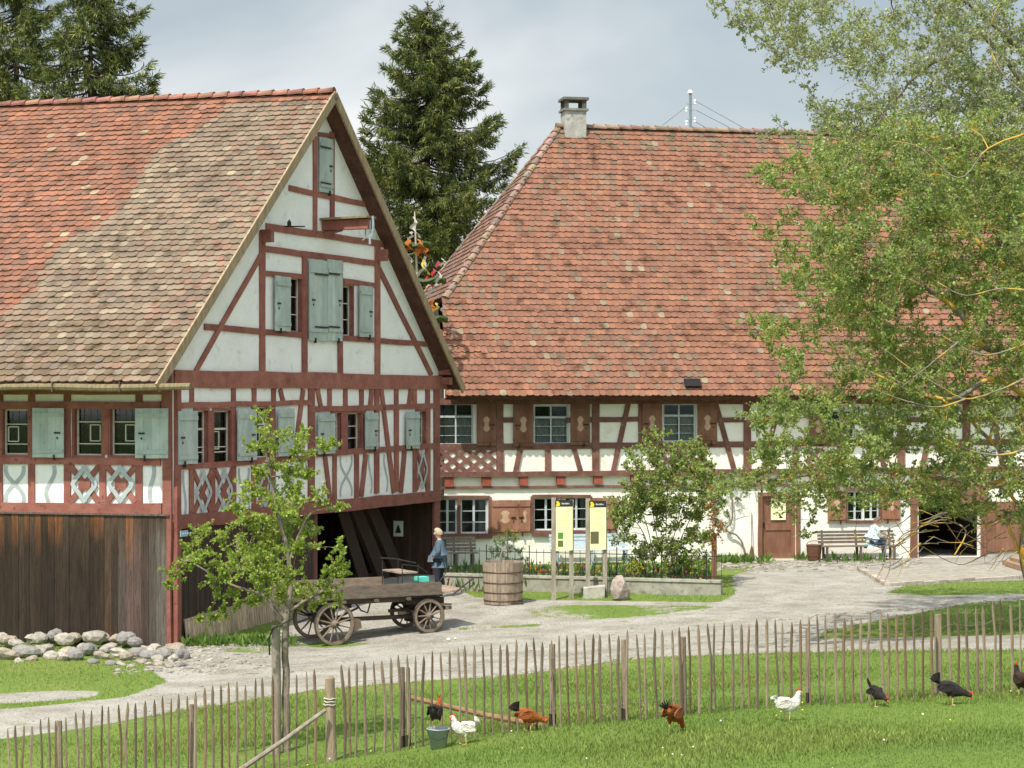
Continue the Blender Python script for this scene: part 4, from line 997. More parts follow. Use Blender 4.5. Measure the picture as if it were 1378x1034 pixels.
    for x,y in sample_poly(PA,980,T.r):
        if math.sin(x*.031+y*.012)+math.sin(y*.043-x*.017)<-1.05 and x<1230: continue
        T.cluster(a(x,y,T.r.uniform(50,56)),T.r.uniform(.25,.42),int(T.r.uniform(75,140)),.066,cf,twigs=7,hang=.15)
    for x,y in ((962,12),(975,8),(992,30),(1005,45),(1025,60),(1040,85),(1062,92),(1035,180),(1050,170),(1068,182),(1088,118),(1092,140)): T.cluster(a(x,y,52),.24,110,.066,cf,twigs=5)
    T.done(wid=.3)
big_trees()
def spruce(px,ptop,k,rad,label,seed,density=1.,extra=(),zlow=1.5,pw=.78,nbr=7):
    g=gy(px,k); top=atk(px,ptop,k); t=thing('spruce_tree',label,'tree',tuple(g),'spruces behind the houses'); rr=random.Random(seed); H=top.z-g.z
    mb=MB(); mb.tube([g,g.lerp(top,.5),top],[.35,.2,.012],8); P=[];D=[];S=[];C=[]; nr=np.random.default_rng(seed)
    def branch(z,az,L,lift=0):
        o=np.array((g.x,g.y,z)); d=np.array((math.cos(az),math.sin(az),0)); n=7; u=np.linspace(0,1,n+1)[:,None]
        f=lambda u: o+d*L*u+np.array((0,0,1.))*(L*(-.42*u+.40*u**3+lift*u))
        mb.tube([tuple(q) for q in f(u)],[.045*(1-i/n*.85) for i in range(n+1)],4,cap=False)
        m=int((8+L*62)*density); sd_=np.array((-d[1],d[0],0)); nn=5
        u=(nr.uniform(.08,1,(m,1)))**.75; sg=nr.choice((-1,1),(m,1)); side=(.14+.30*(1-u))*L*.42*nr.random((m,1))
        q=f(u)+sd_*sg*side; q[:,2:]-=side*.35; hl=nr.uniform(.15,.5,(m,1))*(1.2-u*.6)
        dn=d*.5+sd_*sg*.5+np.array((0,0,-1.15))+nr.normal(size=(m,3))*.25; tip=d+np.array((0,0,.3))+nr.normal(size=(m,3))*.35; dn=np.where(u>.82,tip,dn); dn/=np.linalg.norm(dn,axis=1,keepdims=True)
        ts=nr.random((m,nn,1)); P.append((q[:,None]+dn[:,None]*ts*hl[:,None]).reshape(-1,3)); D.append((dn[:,None]+nr.normal(size=(m,nn,3))*.5).reshape(-1,3)); S.append(nr.uniform(.14,.32,m*nn))
        c=np.where(nr.random((m,1))<.42,np.array((.19,.20,.045)),np.array((.08,.11,.03)))*(1+nr.normal(size=(m,1))*.2); C.append(np.clip(np.repeat(c,nn,axis=0),.01,.5))
    z=g.z+zlow
    while z<top.z-.05:
        fr=(top.z-z)/H; L=rad*(fr**pw)*1.15+.15
        for b in range(nbr if fr>.12 else 5): branch(z+rr.uniform(-.2,.2),rr.uniform(0,2*math.pi),L*rr.uniform(.62,1.12),lift=.14*rr.random())
        z+=.26+.16*fr
    for (x,y) in extra:
        e=atk(x,y,k); dx=e.x-g.x; branch(e.z+.05*abs(dx),0 if dx>0 else math.pi,abs(dx),lift=.1); branch(e.z+.0,.1 if dx>0 else math.pi-.1,abs(dx)*.95,lift=.08)
    mb.build('trunk',bark_dark,t)
    leaves('crown',np.concatenate(P),np.concatenate(D),np.concatenate(S),np.concatenate(C),needle,t,.075)
spruce(575,6,104,5.6,'tall dark spruce standing between the two farmhouses',41,.8,nbr=6,extra=((702,212),(655,124),(640,95),(690,235)),zlow=3,pw=.62)
spruce(122,-60,92,6.0,'large dark spruce rising above the left roof ridge, nearer the middle of the picture',42,.62,nbr=4,extra=((210,112),(195,20),(190,60),(205,130)),zlow=8,pw=.7)
spruce(22,-100,95,5.6,'second spruce above the left ridge, cut by the left edge of the picture',43,.62,nbr=4,zlow=8,pw=.7)
spruce(-90,-60,98,5.0,'outermost spruce beyond the left edge of the picture',44,.5,zlow=8)
def shrubs():
    g=gy(893,67); t=thing('flowering_shrub','tall leafy shrub with dark red buds in the fenced garden','shrub',tuple(g)); T=Tree(t,51); a=lambda x,y,k=67: atk(x,y,k)
    for x,y in ((850,620),(872,600),(900,590),(925,610),(950,640),(835,680),(965,680)): T.limb([g+Vector((T.r.uniform(-.25,.25),0,0)),a(893+(x-893)*.45,720),a(893+(x-893)*.85,(y+740)/2-20),a(x,y)],.018,.005)
    cf=lambda n,r: np.where(r.random((n,1))<.10,cvar((.20,.05,.05),n,.2,r),np.where(r.random((n,1))<.2,cvar((.38,.45,.13),n,.12,r),cvar((.27,.37,.08),n,.25,r)))
    PS=[(862,770),(832,740),(822,690),(840,655),(838,620),(858,598),(880,588),(905,600),(938,596),(962,632),(984,655),(968,690),(955,740),(945,770)]
    for x,y in sample_poly(PS,225,T.r): T.cluster(a(x,y,67+T.r.uniform(-1.,1.)),T.r.uniform(.18,.32),int(T.r.uniform(90,160)),.075,cf,twigs=7)
    for x,y in ((850,600),(868,586),(885,580),(932,594),(845,630),(828,700),(826,728),(842,755)): T.cluster(a(x,y,67),.18,70,.06,cf,twigs=5)
    T.done()
    # climber on the red-brown garden post
    g=gy(961,65.6); mb=MB(); mb.tube([g,atk(961,718,65.6)],.07,8); o=mb.build('garden_post',shutter_brown,None,own=True); tag(o,'red-brown wooden post at the right end of the garden railing','post')
    t=thing('orange_flowered_climber','narrow climbing plant with orange and yellow blooms above the garden post','plant',tuple(g)); T=Tree(t,52); T.limb([g,a(960,730,65.5),a(962,700,65.5),a(959,668,65.5)],.02,.006)
    cf=lambda n,r: np.where(r.random((n,1))<.45,cvar((.55,.24,.04),n,.2,r),np.where(r.random((n,1))<.4,cvar((.35,.12,.05),n,.2,r),cvar((.2,.22,.05),n,.2,r)))
    for x,y in ((960,668),(957,680),(961,690),(964,702),(958,712),(966,720),(960,728),(968,708),(955,698)): T.cluster(a(x,y,65.5),.19,110,.055,cf,twigs=6)
    T.cluster(a(962,736,65.5),.1,25,.05,lambda n,r:cvar((.7,.55,.03),n,.1,r),twigs=4); T.done()
    # wall vine
    PW=PR.off(.12); v=lambda x,y:PW.pt(*PW.uv(x,y)); b=v(1004,756)
    t=thing('wall_vine','bare crooked vine trained up the cream wall left of the front door','vine',tuple(b)); T=Tree(t,53)
    T.limb([b-Vector((0,0,.1)),v(1001,738),v(993,722),v(977,713),v(985,700),v(985,672),v(978,650)],.035,.02); T.limb([v(985,690),v(995,686),v(1006,684)],.012,.004); T.limb([v(980,654),v(968,640),v(955,650)],.012,.004); T.limb([v(977,650),v(992,642),(v(1015,640))],.012,.004)
    cf=lambda n,r: cvar((.13,.20,.05),n,.25,r)
    for x,y in ((975,660),(968,672),(978,690),(985,650),(965,690),(972,705),(1000,655),(1012,646),(990,668),(985,636)): T.cluster(v(x,y),.2,70,.06,cf,twigs=5)
    T.done()
    # little conifer behind the tub
    g=gy(683,66); t=thing('dwarf_conifer','small bright green garden conifer behind the wooden tub','conifer',tuple(g)); T=Tree(t,54); T.limb([g,a(683,716,66)],.03,.008)
    for x,y,r in ((683,718,.12),(676,728,.16),(690,727,.16),(670,740,.2),(684,738,.22),(697,741,.18),(662,750,.2),(704,752,.2),(683,752,.26),(655,764,.2),(710,764,.2),(690,764,.26),(670,764,.26)):
        T.cluster(a(x,y,66),r,150,.07,(lambda n,r:cvar((.26,.33,.05),n,.15,r)) if y<735 else (lambda n,r:cvar((.08,.17,.05),n,.25,r)),twigs=8)
    T.done(wid=.15)
    g=gy(853,66); t=thing('yellow_flower_bush','low round bush of bright yellow flowers by the garden railing','plant',tuple(g)); T=Tree(t,55); T.limb([g,g+Vector((0,0,.3))],.02,.01)
    for x,y in ((845,765),(853,760),(861,764),(849,772),(858,773)): T.cluster(a(x,y,65.5),.14,50,.05,lambda n,r:np.where(r.random((n,1))<.6,cvar((.75,.60,.02),n,.08,r),cvar((.15,.2,.04),n,.2,r)),twigs=7)
    T.done(lm=petal)
shrubs()
def tufts(name,label,pts,hmin,hmax,cols,m,seed,wid=.12,lean=.45):
    r=np.random.default_rng(seed); n=len(pts); P=np.array(pts); D=r.normal(size=(n,3))*lean; D[:,2]=1; S=r.uniform(hmin,hmax,n); ci=r.integers(0,len(cols),n); C=np.array(cols)[ci]*(1+r.normal(size=(n,1))*.18)
    o=leaves(name,P,D,S,np.clip(C,.005,.9),m,None,wid); tag(o,label,None,None,'stuff'); return o
def ground_stuff():
    r=np.random.default_rng(5)
    # grass over the front meadow, thinner further away
    n=260000; K=r.uniform(22,46,n)**1.0; px=r.uniform(-30,1410,n); Y=K*Q; X=(px-CX)/F*Y; Z=terr(X,Y); g=gravel_mask(X,Y,Z); k=~g
    P=np.stack([X,Y,Z-.01],1)[k]; S=1
    d=r.random(len(P)); 
    patch=(np.sin(P[:,0]*.9+1.3*np.sin(P[:,1]*.7))+np.sin(P[:,1]*1.3+P[:,0]*.5)); rr=r.random(len(P))
    C=np.where((patch+rr*1.4>1.3)[:,None],np.array((.215,.265,.06)),np.array((.145,.22,.04)))*(1+r.normal(size=(len(P),1))*.22)
    D=r.normal(size=(len(P),3))*.42; D[:,2]=1; S=r.uniform(.03,.075,len(P))*(1+.35*np.clip(patch,-1,1))
    o=leaves('grass',P,D,S,np.clip(C,.005,.9),grassm,None,.07); tag(o,'short green meadow grass in front of and behind the picket fence',None,None,'stuff')
    # grass on the strips further back
    n=90000; K=r.uniform(46,70,n); px=r.uniform(-30,1410,n); Y=K*Q; X=(px-CX)/F*Y; Z=terr(X,Y); k=~gravel_mask(X,Y,Z); k&=~(patch_mask(X,Y,Z)&(r.random(n)<.72)); k&=~((px>235)&(px<600)&(K>56+(px-233)/355*15)); P=np.stack([X,Y,Z-.01],1)[k]
    C=np.where(r.random((len(P),1))<.35,np.array((.28,.29,.09)),np.array((.20,.27,.06)))*(1+r.normal(size=(len(P),1))*.2); D=r.normal(size=(len(P),3))*.45; D[:,2]=1
    o=leaves('yard_grass',P,D,r.uniform(.03,.075,len(P)),np.clip(C,.005,.9),grassm,None,.1); tag(o,'rough grass strips between the gravel tracks of the yard',None,None,'stuff')
    # daisies and dandelions
    pts=[];cs=[]
    n=110; K=r.uniform(24,34,n); px=r.uniform(0,1400,n); Y=K*Q; X=(px-CX)/F*Y; Z=terr(X,Y)+.06
    V=[];q=0; mb=MB()
    for i in range(n):
        c=(.75,.6,.03) if (px[i]>1000 and px[i]<1100 and r.random()<.8) or r.random()<.12 else (.75,.75,.72)
        if c[1]>.7 and r.random()<.45: continue
        s=.007+.007*r.random(); mb.add([(X[i]+s*math.cos(a),Y[i]+s*math.sin(a),Z[i]+s*.6*math.sin(a*1)) for a in (0,1.05,2.1,3.14,4.2,5.2)],[(0,1,2,3,4,5)],c)
    o=mb.build('meadow_flowers',petal); tag(o,'scattered daisies and dandelions in the front meadow',None,None,'stuff')
    # pebbles
    mb=MB(); rr=random.Random(6); cnt=0
    def peb(x,y,s):
        g=.7+rr.random()*.6; z=tz(x,y); a0=rr.random()*3; c=shade((.78,.75,.70),g)
        vs=[(x+s*math.cos(a0+a)*(.8+.4*rr.random()),y+s*math.sin(a0+a)*.8,z+hh*s) for hh in (-.1,.35) for a in (0,1.26,2.5,3.77,5.0)]+[(x,y,z+.55*s)]
        fs=[(i,(i+1)%5,5+(i+1)%5,5+i) for i in range(5)]+[(5+i,5+(i+1)%5,10) for i in range(5)]; mb.add(vs,fs,c)
    for i in range(650):   # rubble by the corner of the barn
        px=rr.gauss(250,60); py=rr.uniform(868,905)+abs(px-250)*.03
        if px<150 or px>420: continue
        p=ground_at(px,py); peb(p.x,p.y,rr.uniform(.02,.085)*(1 if rr.random()<.4 else .5))
    for i in range(2600):
        K=rr.uniform(42,75); px=rr.uniform(-20,1400); Y=K*Q; X=(px-CX)/F*Y
        if gravel_mask(np.array([X]),np.array([Y]),np.array([tz(X,Y)]))[0]: peb(X,Y,rr.uniform(.012,.03)*(2.0 if rr.random()<.05 else 1))
    for i in range(260):  # white stones edging path
        px=rr.uniform(640,860) if rr.random()<.4 else rr.uniform(1040,1400); py=line_y((640,914),(860,886),px) if px<900 else line_y((1040,835),(1400,806),px); py+=rr.gauss(0,1.5); p=ground_at(px,py); peb(p.x,p.y,rr.uniform(.02,.06))
    for i in range(420): # broken stones in front of the door and along the wall foot
        px=rr.uniform(960,1240); py=rr.gauss(761,3.5)+(1100-px)*.012; p=ground_at(px,py); peb(p.x,p.y,rr.uniform(.03,.1))
    o=mb.build('gravel_stones',stone); tag(o,'loose pebbles and rubble scattered over the yard',None,None,'stuff')
    # garden bed plants
    n=2600; px=r.uniform(600,955,n); K=r.uniform(65.4,71,n); Y=K*Q; X=(px-CX)/F*Y; P=np.stack([X,Y,terr(X,Y)+.0],1)
    tufts('flower_bed','mixed green spring plants growing behind the low garden railing',P,.12,.5,[(.09,.19,.05),(.13,.22,.05),(.07,.15,.06),(.17,.22,.06)],leafm,9,.07,.3)
    mb=MB()
    for i in range(190):
        px=rr.uniform(600,955); K=rr.uniform(65.2,69); Y=K*Q; x=(px-CX)/F*Y; z=tz(x,Y)+rr.uniform(.15,.5)
        c=rr.choice([(.6,.04,.03),(.7,.7,.68),(.7,.22,.03),(.75,.55,.04),(.18,.08,.3),(.5,.05,.12)])
        if 690<px<730: c=rr.choice([(.75,.25,.03),(.8,.5,.03),(.7,.1,.03)]); z+=.1
        if px<660: c=rr.choice([(.35,.06,.10),(.5,.1,.15),(.6,.5,.5)]); z-=.1
        s=.038
        mb.add([(x-s,Y,z),(x,Y-s*.7,z+.02),(x+s,Y,z),(x,Y+s*.7,z+.02),(x,Y,z-s*1.2),(x,Y,z+s*.9)],[(0,1,5),(1,2,5),(2,3,5),(3,0,5),(1,0,4),(2,1,4),(3,2,4),(0,3,4)],c)
    o=mb.build('bed_flowers',petal); tag(o,'small red, white, yellow and violet blooms in the garden bed',None,None,'stuff')
    # weeds at wall foot right of the vine, grass at rubble
    pts=[]
    for x0,x1,y,nn in ((960,1012,756,500),(150,240,898,0),(1068,1084,752,120),(1020,1034,757,60),(1100,1190,756,150),(240,400,868,500)):
        for i in range(nn):
            p=ground_at(rr.uniform(x0,x1),y+rr.uniform(-3,3)); pts.append(tuple(p))
    tufts('wall_foot_weeds','green weeds along the foot of the cream wall and the barn',pts,.08,.32,[(.12,.22,.04),(.16,.26,.05)],leafm,10,.12,.5)
ground_stuff()
# ------------------------------------------------------------------ FENCE
FT=[(-20,989),(0,985),(100,960),(230,937),(370,911),(480,893),(600,875),(740,859),(850,851),(1000,838),(1060,834),(1100,832),(1255,820),(1378,807),(1400,805)]
def ftop(x): return float(np.interp(x,[p[0] for p in FT],[p[1] for p in FT]))
def fence(name_label,x0,x1,posts,seed):
    rr=random.Random(seed); K=34.; g=gy((x0+x1)/2,K); t=thing('picket_fence',name_label,'fence',tuple(g))
    x=x0; tops=[]
    while x<x1:
        xx=x+rr.uniform(-1.6,1.6); lean=rr.gauss(2.0,1.6)*(1 if xx>430 else .4); yt=ftop(xx)+rr.uniform(-4,4); kk=K+rr.uniform(-.05,.05)
        top=atk(xx,yt,kk); b=gy(xx+lean,kk); b.z-=.05; w=rr.uniform(.027,.044); th=rr.uniform(.020,.030); mb=MB()
        bend=Vector((rr.gauss(0,.012),0,0)); pts=[b,b.lerp(top,.3)+bend,b.lerp(top,.62)+bend*1.2+Vector((rr.gauss(0,.006),0,0)),b.lerp(top,.93),top]; ws=[w*.85,w*rr.uniform(.8,1),w*rr.uniform(.9,1.1),w,w*.22]
        g_=rr.uniform(.5,1.0); c=shade((1.0,.9,.8),g_) if rr.random()<.75 else shade((1.0,.80,.62),g_*.85)
        vs=[];fs=[]
        for p,q in zip(pts,ws): vs+=[p+Vector((-q/2,-th*.3,0)),p+Vector((0,-th*.62,0)),p+Vector((q/2,-th*.2,0)),p+Vector((q*.3,th/2,0)),p+Vector((-q*.3,th/2,0))]
        for i in range(4):
            for k in range(5): fs.append((i*5+k,i*5+(k+1)%5,i*5+5+(k+1)%5,i*5+5+k))
        fs+=[(4,3,2,1,0),(20,21,22,23,24)]
        mb.add(vs,fs,c); mb.build('picket',weath,t); tops.append((top,b))
        x+=rr.uniform(10.6,12.6)
    for fr in (.80,.24):
        mb=MB(); pts=[]
        for i,(a,b) in enumerate(tops):
            p=b.lerp(a,fr)+Vector((0,-.025 if i%2 else .03,0)); pts.append(p)
        mb.tube(pts,.0022,4,(1,1,1),cap=False); mb.build('wire',weath,t)
    for px,w,dy,lowc in posts:
        mb=MB(); kk=34.35; b=gy(px+1,kk); top=atk(px,ftop(px)+dy,kk); b0=b-Vector((0,0,.1))
        c=rr.uniform(.8,1.05); r=w/100/2
        mb.tube([b0,b0.lerp(top,.25),b0.lerp(top,.6),top],[r*1.05,r,r*.98,r*.92],8,shade((1,.93,.85),c)); 
        if lowc: mb.tube([b0,b0.lerp(top,.22)],[r*1.12,r*1.08],8,(.18,.16,.15))
        mb.build('post',weath,t)
    return t
fence('chestnut picket fence running left from the thick tied post to the left edge',-14,434,[(-60,8,8,0),(80,8,5,0),(258,7,16,0)],61)
fence('long chestnut picket fence running right from the thick tied post past the hens',458,1392,[(541,8,14,1),(549,6,16,1),(743,9,8,1),(840,9,9,1),(918,11,12,0),(1087,7,12,1),(1262,10,8,0)],62)
def corner_post():
    K=33.9; b=gy(446,K); b.z-=.1; top=atk(444,910,K); mb=MB(); L=(top-b)
    mb.tube([b,b+L*.3,b+L*.7,top-Vector((0,0,.03)),top],[.078,.073,.069,.063,.042],12,(1.05,.95,.82)); o=mb.build('corner_post',weath,None,own=True); tag(o,'thick round fence post bound with pale rope, between the two picket runs','post')
    for dz in (.30,.34,.38,.20,.25):
        mb=MB(); c=top-Vector((0,0,dz)); n=14; mb.tube([c+Vector((.079*math.cos(2*math.pi*i/n),.079*math.sin(2*math.pi*i/n),.006*math.sin(i*2+dz*50))) for i in range(n+1)],.009,5); 
        if dz>=.3: mb.build('rope_turn',paleW,o)
    mb=MB(); mb.tube([atk(318,1040,32.9),atk(380,998,33.2),atk(438,956,33.7)],[.036,.032,.029],8,(1.0,1.0,1.0)); o=mb.build('brace_pole',weath,None,own=True); tag(o,'pale grey round pole bracing the thick tied post from the left','pole')
    mb=MB(); mb.tube([atk(548,938,35.1),atk(650,962,34.9),atk(748,981,34.6)],[.035,.04,.045],8,(.95,.7,.45)); o=mb.build('brace_pole',weath,None,own=True); tag(o,'brown round pole sloping down behind the hens to the right','pole')
corner_post()
# ------------------------------------------------------------------ WAGON
def wagon():
    G1=ground_at(450,869); G2=ground_at(577,863); a=(G2-G1); a.z=0; wb=a.length; 
    d=Vector((math.cos(math.radians(29)),math.sin(math.radians(29)),0))
    # front contact constrained to the wagon axis
    a=d; b=Vector((-a.y,a.x,0))
    u=(577-CX)/F; tt=(u*G1.y-G1.x)/(a.x-u*a.y); wb=tt; tr=1.2
    t=thing('farm_wagon','old grey four-wheeled wooden farm wagon parked before the gable','wagon',tuple(G1)); zg=G1.z
    Wp=lambda x,y,z: G1+a*x+b*y+Vector((0,0,z))
    def wheel(x,y,rad,ns,gz):
        c=Wp(x,y,rad+gz); mb=MB(); n=36; vs=[];fs=[]; w=.035
        for i in range(n):
            an=2*math.pi*i/n; r=a*math.cos(an)+Vector((0,0,math.sin(an)))
            for (q,s) in ((rad-.075,-w),(rad-.012,-w),(rad-.012,w),(rad-.075,w)): vs.append(c+r*q+b*s)
        for i in range(n):
            for k in range(4): fs.append((i*4+k,i*4+(k+1)%4,((i+1)%n)*4+(k+1)%4,((i+1)%n)*4+k))
        mb.add(vs,fs,(1.5,1.35,1.15)); wh=mb.build('wheel',wagwood,t)
        mb=MB(); vs=[];
        for i in range(n):
            an=2*math.pi*i/n; r=a*math.cos(an)+Vector((0,0,math.sin(an)))
            for (q,s) in ((rad-.012,-w-.004),(rad,-w-.004),(rad,w+.004),(rad-.012,w+.004)): vs.append(c+r*q+b*s)
        mb.add(vs,fs,(3,2.6,2.2)); mb.build('tyre',iron,wh)
        mb=MB(); mb.tube([c-b*.17,c-b*.12,c-b*.05,c+b*.05,c+b*.14],[.045,.06,.085,.08,.055],12,(1.2,1.1,1)); mb.tube([c-b*.19,c-b*.165],.035,8,(.2,.2,.2)); mb.build('hub',wagwood,wh)
        for i in range(ns):
            an=2*math.pi*(i+.5)/ns; r=a*math.cos(an)+Vector((0,0,math.sin(an))); mb=MB(); mb.tube([c+r*.06,c+r*(rad*.5)-b*.01,c+r*(rad-.06)],[.024,.019,.016],6,(1.35,1.2,1.05)); mb.build('spoke',wagwood,wh)
    for y in (0,tr):
        gz=lambda x:0
        for x,rad,ns in ((0,.475,12),(wb,.385,11)):
            p=Wp(x,y,0); wheel(x,y,rad,ns,max(-.2,min(.2,tz(p.x,p.y)-zg)))
    bx=MB
    def P(name,items,m,par=t):
        mb=MB()
        for (p,q,w,h,c) in items: mb.bar(Wp(*p),Wp(*q),w,h,c=c)
        return mb.build(name,m,par)
    x0,x1=-.98,wb+.32; zb=1.0
    P('side_board',[((x0,.02,zb+.15),(x1,.02,zb+.15),.035,.28,(1.05,.95,.88))],wagwood); P('side_board',[((x0,tr-.02,zb+.19),(x1-.9,tr-.02,zb+.19),.035,.34,(1.75,1.55,1.35))],wagwood)
    P('end_board',[((x1,.02,zb+.13),(x1,tr,zb+.13),.035,.25,(1.0,.9,.8))],wagwood); P('end_board',[((x0,.02,zb+.13),(x0,tr,zb+.13),.035,.25,(1.1,1,.9))],wagwood)
    mb=MB(); 
    for i in range(6): y=.08+i*(tr-.1)/6; mb.bar(Wp(x0,y+.08,zb),Wp(x1,y+.08,zb),.175,.03,c=(1.1,1,.9))
    mb.build('floor_boards',wagwood,t)
    P('chassis_beam',[((x0+.1,.22,zb-.08),(x1,.22,zb-.08),.08,.10,(.6,.55,.5))],wagwood); P('chassis_beam',[((x0+.1,tr-.22,zb-.08),(x1,tr-.22,zb-.08),.08,.10,(.6,.55,.5))],wagwood)
    for k in range(4): x=x0+.4+k*.8; P('cross_bearer',[((x,-.08,zb-.05),(x,tr+.08,zb-.05),.07,.06,(.9,.8,.7))],wagwood)
    P('rear_axle',[((0,.05,.475),(0,tr-.05,.475),.12,.13,(.5,.45,.4))],wagwood); P('front_axle',[((wb,.05,.385),(wb,tr-.05,.385),.12,.12,(.5,.45,.4))],wagwood)
    P('rear_bolster',[((0,.12,.70),(0,tr-.12,.70),.14,.34,(.4,.36,.32))],wagwood); P('front_bolster',[((wb,.1,.62),(wb,tr-.1,.62),.18,.36,(.35,.3,.28))],wagwood)
    mb=MB(); c=Wp(wb,tr/2,.78); n=24
    mb.tube([c-Vector((0,0,.03)),c+Vector((0,0,.03))],.36,20,(.8,.8,.8)); mb.build('turntable',iron,t)
    mb=MB(); mb.bar(Wp(wb-.5,tr/2,.86),Wp(wb+.45,tr/2,.86),tr*.8,.13,c=(.25,.22,.2)); mb.build('fore_carriage',wagwood,t)
    mb=MB(); mb.bar(Wp(-.45,tr/2,.84),Wp(.5,tr/2,.84),tr*.7,.10,c=(.25,.22,.2)); mb.build('rear_carriage',wagwood,t)
    P('reach_pole',[((-.2,tr/2,.5),(wb,tr/2,.48),.09,.09,(.6,.55,.5))],wagwood)
    mb=MB()
    for y in (.25,tr-.25):
        for xx,z in ((wb-.05,.55),(wb-.05,.78)): mb.tube([Wp(xx-.42,y,.68),Wp(xx-.2,y,z),Wp(xx+.2,y,z),Wp(xx+.42,y,.68)],.028,6)
    mb.build('leaf_spring',iron,t)
    mb=MB(); 
    for y in (.2,tr-.2): mb.tube([Wp(-.45,y,.72),Wp(-.2,y,.6),Wp(.25,y,.62),Wp(.7,y,.8)],.026,6)
    mb.tube([Wp(.62,.3,.92),Wp(.74,.2,.72),Wp(.9,.2,.66),Wp(1.0,.25,.9)],.018,6); mb.build('brake_linkage',iron,t)
    mb=MB(); mb.hexa([Wp(.47,-.03,.28),Wp(.66,-.03,.36),Wp(.66,.1,.36),Wp(.47,.1,.28),Wp(.44,-.03,.58),Wp(.62,-.03,.55),Wp(.62,.1,.55),Wp(.44,.1,.58)],(1.1,.9,.75)); mb.build('brake_block',wagwood,t)
    P('shaft_beam',[((wb-.6,.35,.6),(wb+.75,.35,.66),.07,.07,(1.5,1.3,1.1))],wagwood); P('shaft_beam',[((wb-.6,tr-.35,.6),(wb+.75,tr-.35,.66),.07,.07,(1.5,1.3,1.1))],wagwood)
    P('swingletree',[((wb+.5,.05,.68),(wb+.5,tr-.05,.68),.07,.07,(1.5,1.3,1.1))],wagwood); P('front_platform',[((wb+.2,.1,zb-.22),(wb+.62,.1,zb-.24),.07,.05,(1,.9,.8)),],wagwood)
    mb=MB(); mb.hexa([Wp(x1+.02,.05,zb+.0),Wp(x1+.02,tr-.05,zb+.0),Wp(x1+.0,tr-.05,zb+.03),Wp(x1+.0,.05,zb+.03),Wp(x1+.62,.05,zb+.08),Wp(x1+.62,tr-.05,zb+.08),Wp(x1+.62,tr-.05,zb+.11),Wp(x1+.62,.05,zb+.11)],(2.1,1.75,1.55)); mb.build('footboard',wagwood,t)
    mb=MB(); mb.tube([Wp(x1+.3,.0,zb+.0),Wp(x1+.85,.0,zb+.36)],.018,5); mb.tube([Wp(x1-.05,.0,zb+.3),Wp(x1+.12,.0,zb+.5),Wp(x1+.06,.0,zb+.72)],.012,5); mb.build('footboard_iron',iron,t)
    # driver's seat
    P('driver_seat',[((x1-.75,.1,zb+.52),(x1-.75,tr-.1,zb+.52),.42,.035,(2.0,1.8,1.6))],wagwood)
    mb=MB()
    for xx in (x1-.95,x1-.55):
        for y in (.08,tr-.08): mb.tube([Wp(xx,y,zb+.05),Wp(xx,y,zb+.5),Wp(xx,y,zb+.72)],.011,5)
    mb.tube([Wp(x1-.95,.08,zb+.72),Wp(x1-.55,.08,zb+.66),Wp(x1-.3,.08,zb+.5)],.014,5); mb.tube([Wp(x1-1.3,.5,zb+.85),Wp(x1-.95,.5,zb+.82),Wp(x1-.4,.5,zb+.7)],.02,5)
    mb.build('seat_irons',iron,t)
    mb=MB(); c=Wp(x1-.28,.45,zb+.34); 
    mb.hexa([c+a*x*.13+b*y*.12+Vector((0,0,z)) for z in (-.06,.05) for x,y in ((-1,-1),(1,-1),(1,1),(-1,1))],(.12,.62,.5)); o=mb.build('seat_cushion',cloth,None,own=True); tag(o,'small turquoise cushion lying in the front of the wagon','cushion')
    return t
wagon()
# ------------------------------------------------------------------ YARD THINGS
def ice(rad,seed,sq=(1,1,.7),m=stone,name='boulder',c=(1,1,1),sub=2,disp=.22):
    bm=bmesh.new(); bmesh.ops.create_icosphere(bm,subdivisions=sub,radius=1); r=random.Random(seed); ph=[Vector((r.gauss(0,1),r.gauss(0,1),r.gauss(0,1))) for _ in range(5)]
    for v in bm.verts:
        k=1+sum(disp*.45*math.sin(v.co.dot(p)*1.8+i) for i,p in enumerate(ph))
        # facet a bit
        v.co=Vector((v.co.x*sq[0],v.co.y*sq[1],v.co.z*sq[2]))*k*rad
    zmin=min(v.co.z for v in bm.verts)
    for v in bm.verts: v.co.z-=zmin
    me=bpy.data.meshes.new(name); bm.to_mesh(me); bm.free(); ca=me.color_attributes.new('Col','FLOAT_COLOR','POINT'); ca.data.foreach_set('color',[x for _ in me.vertices for x in (*c,1)])
    me.materials.append(m); return me
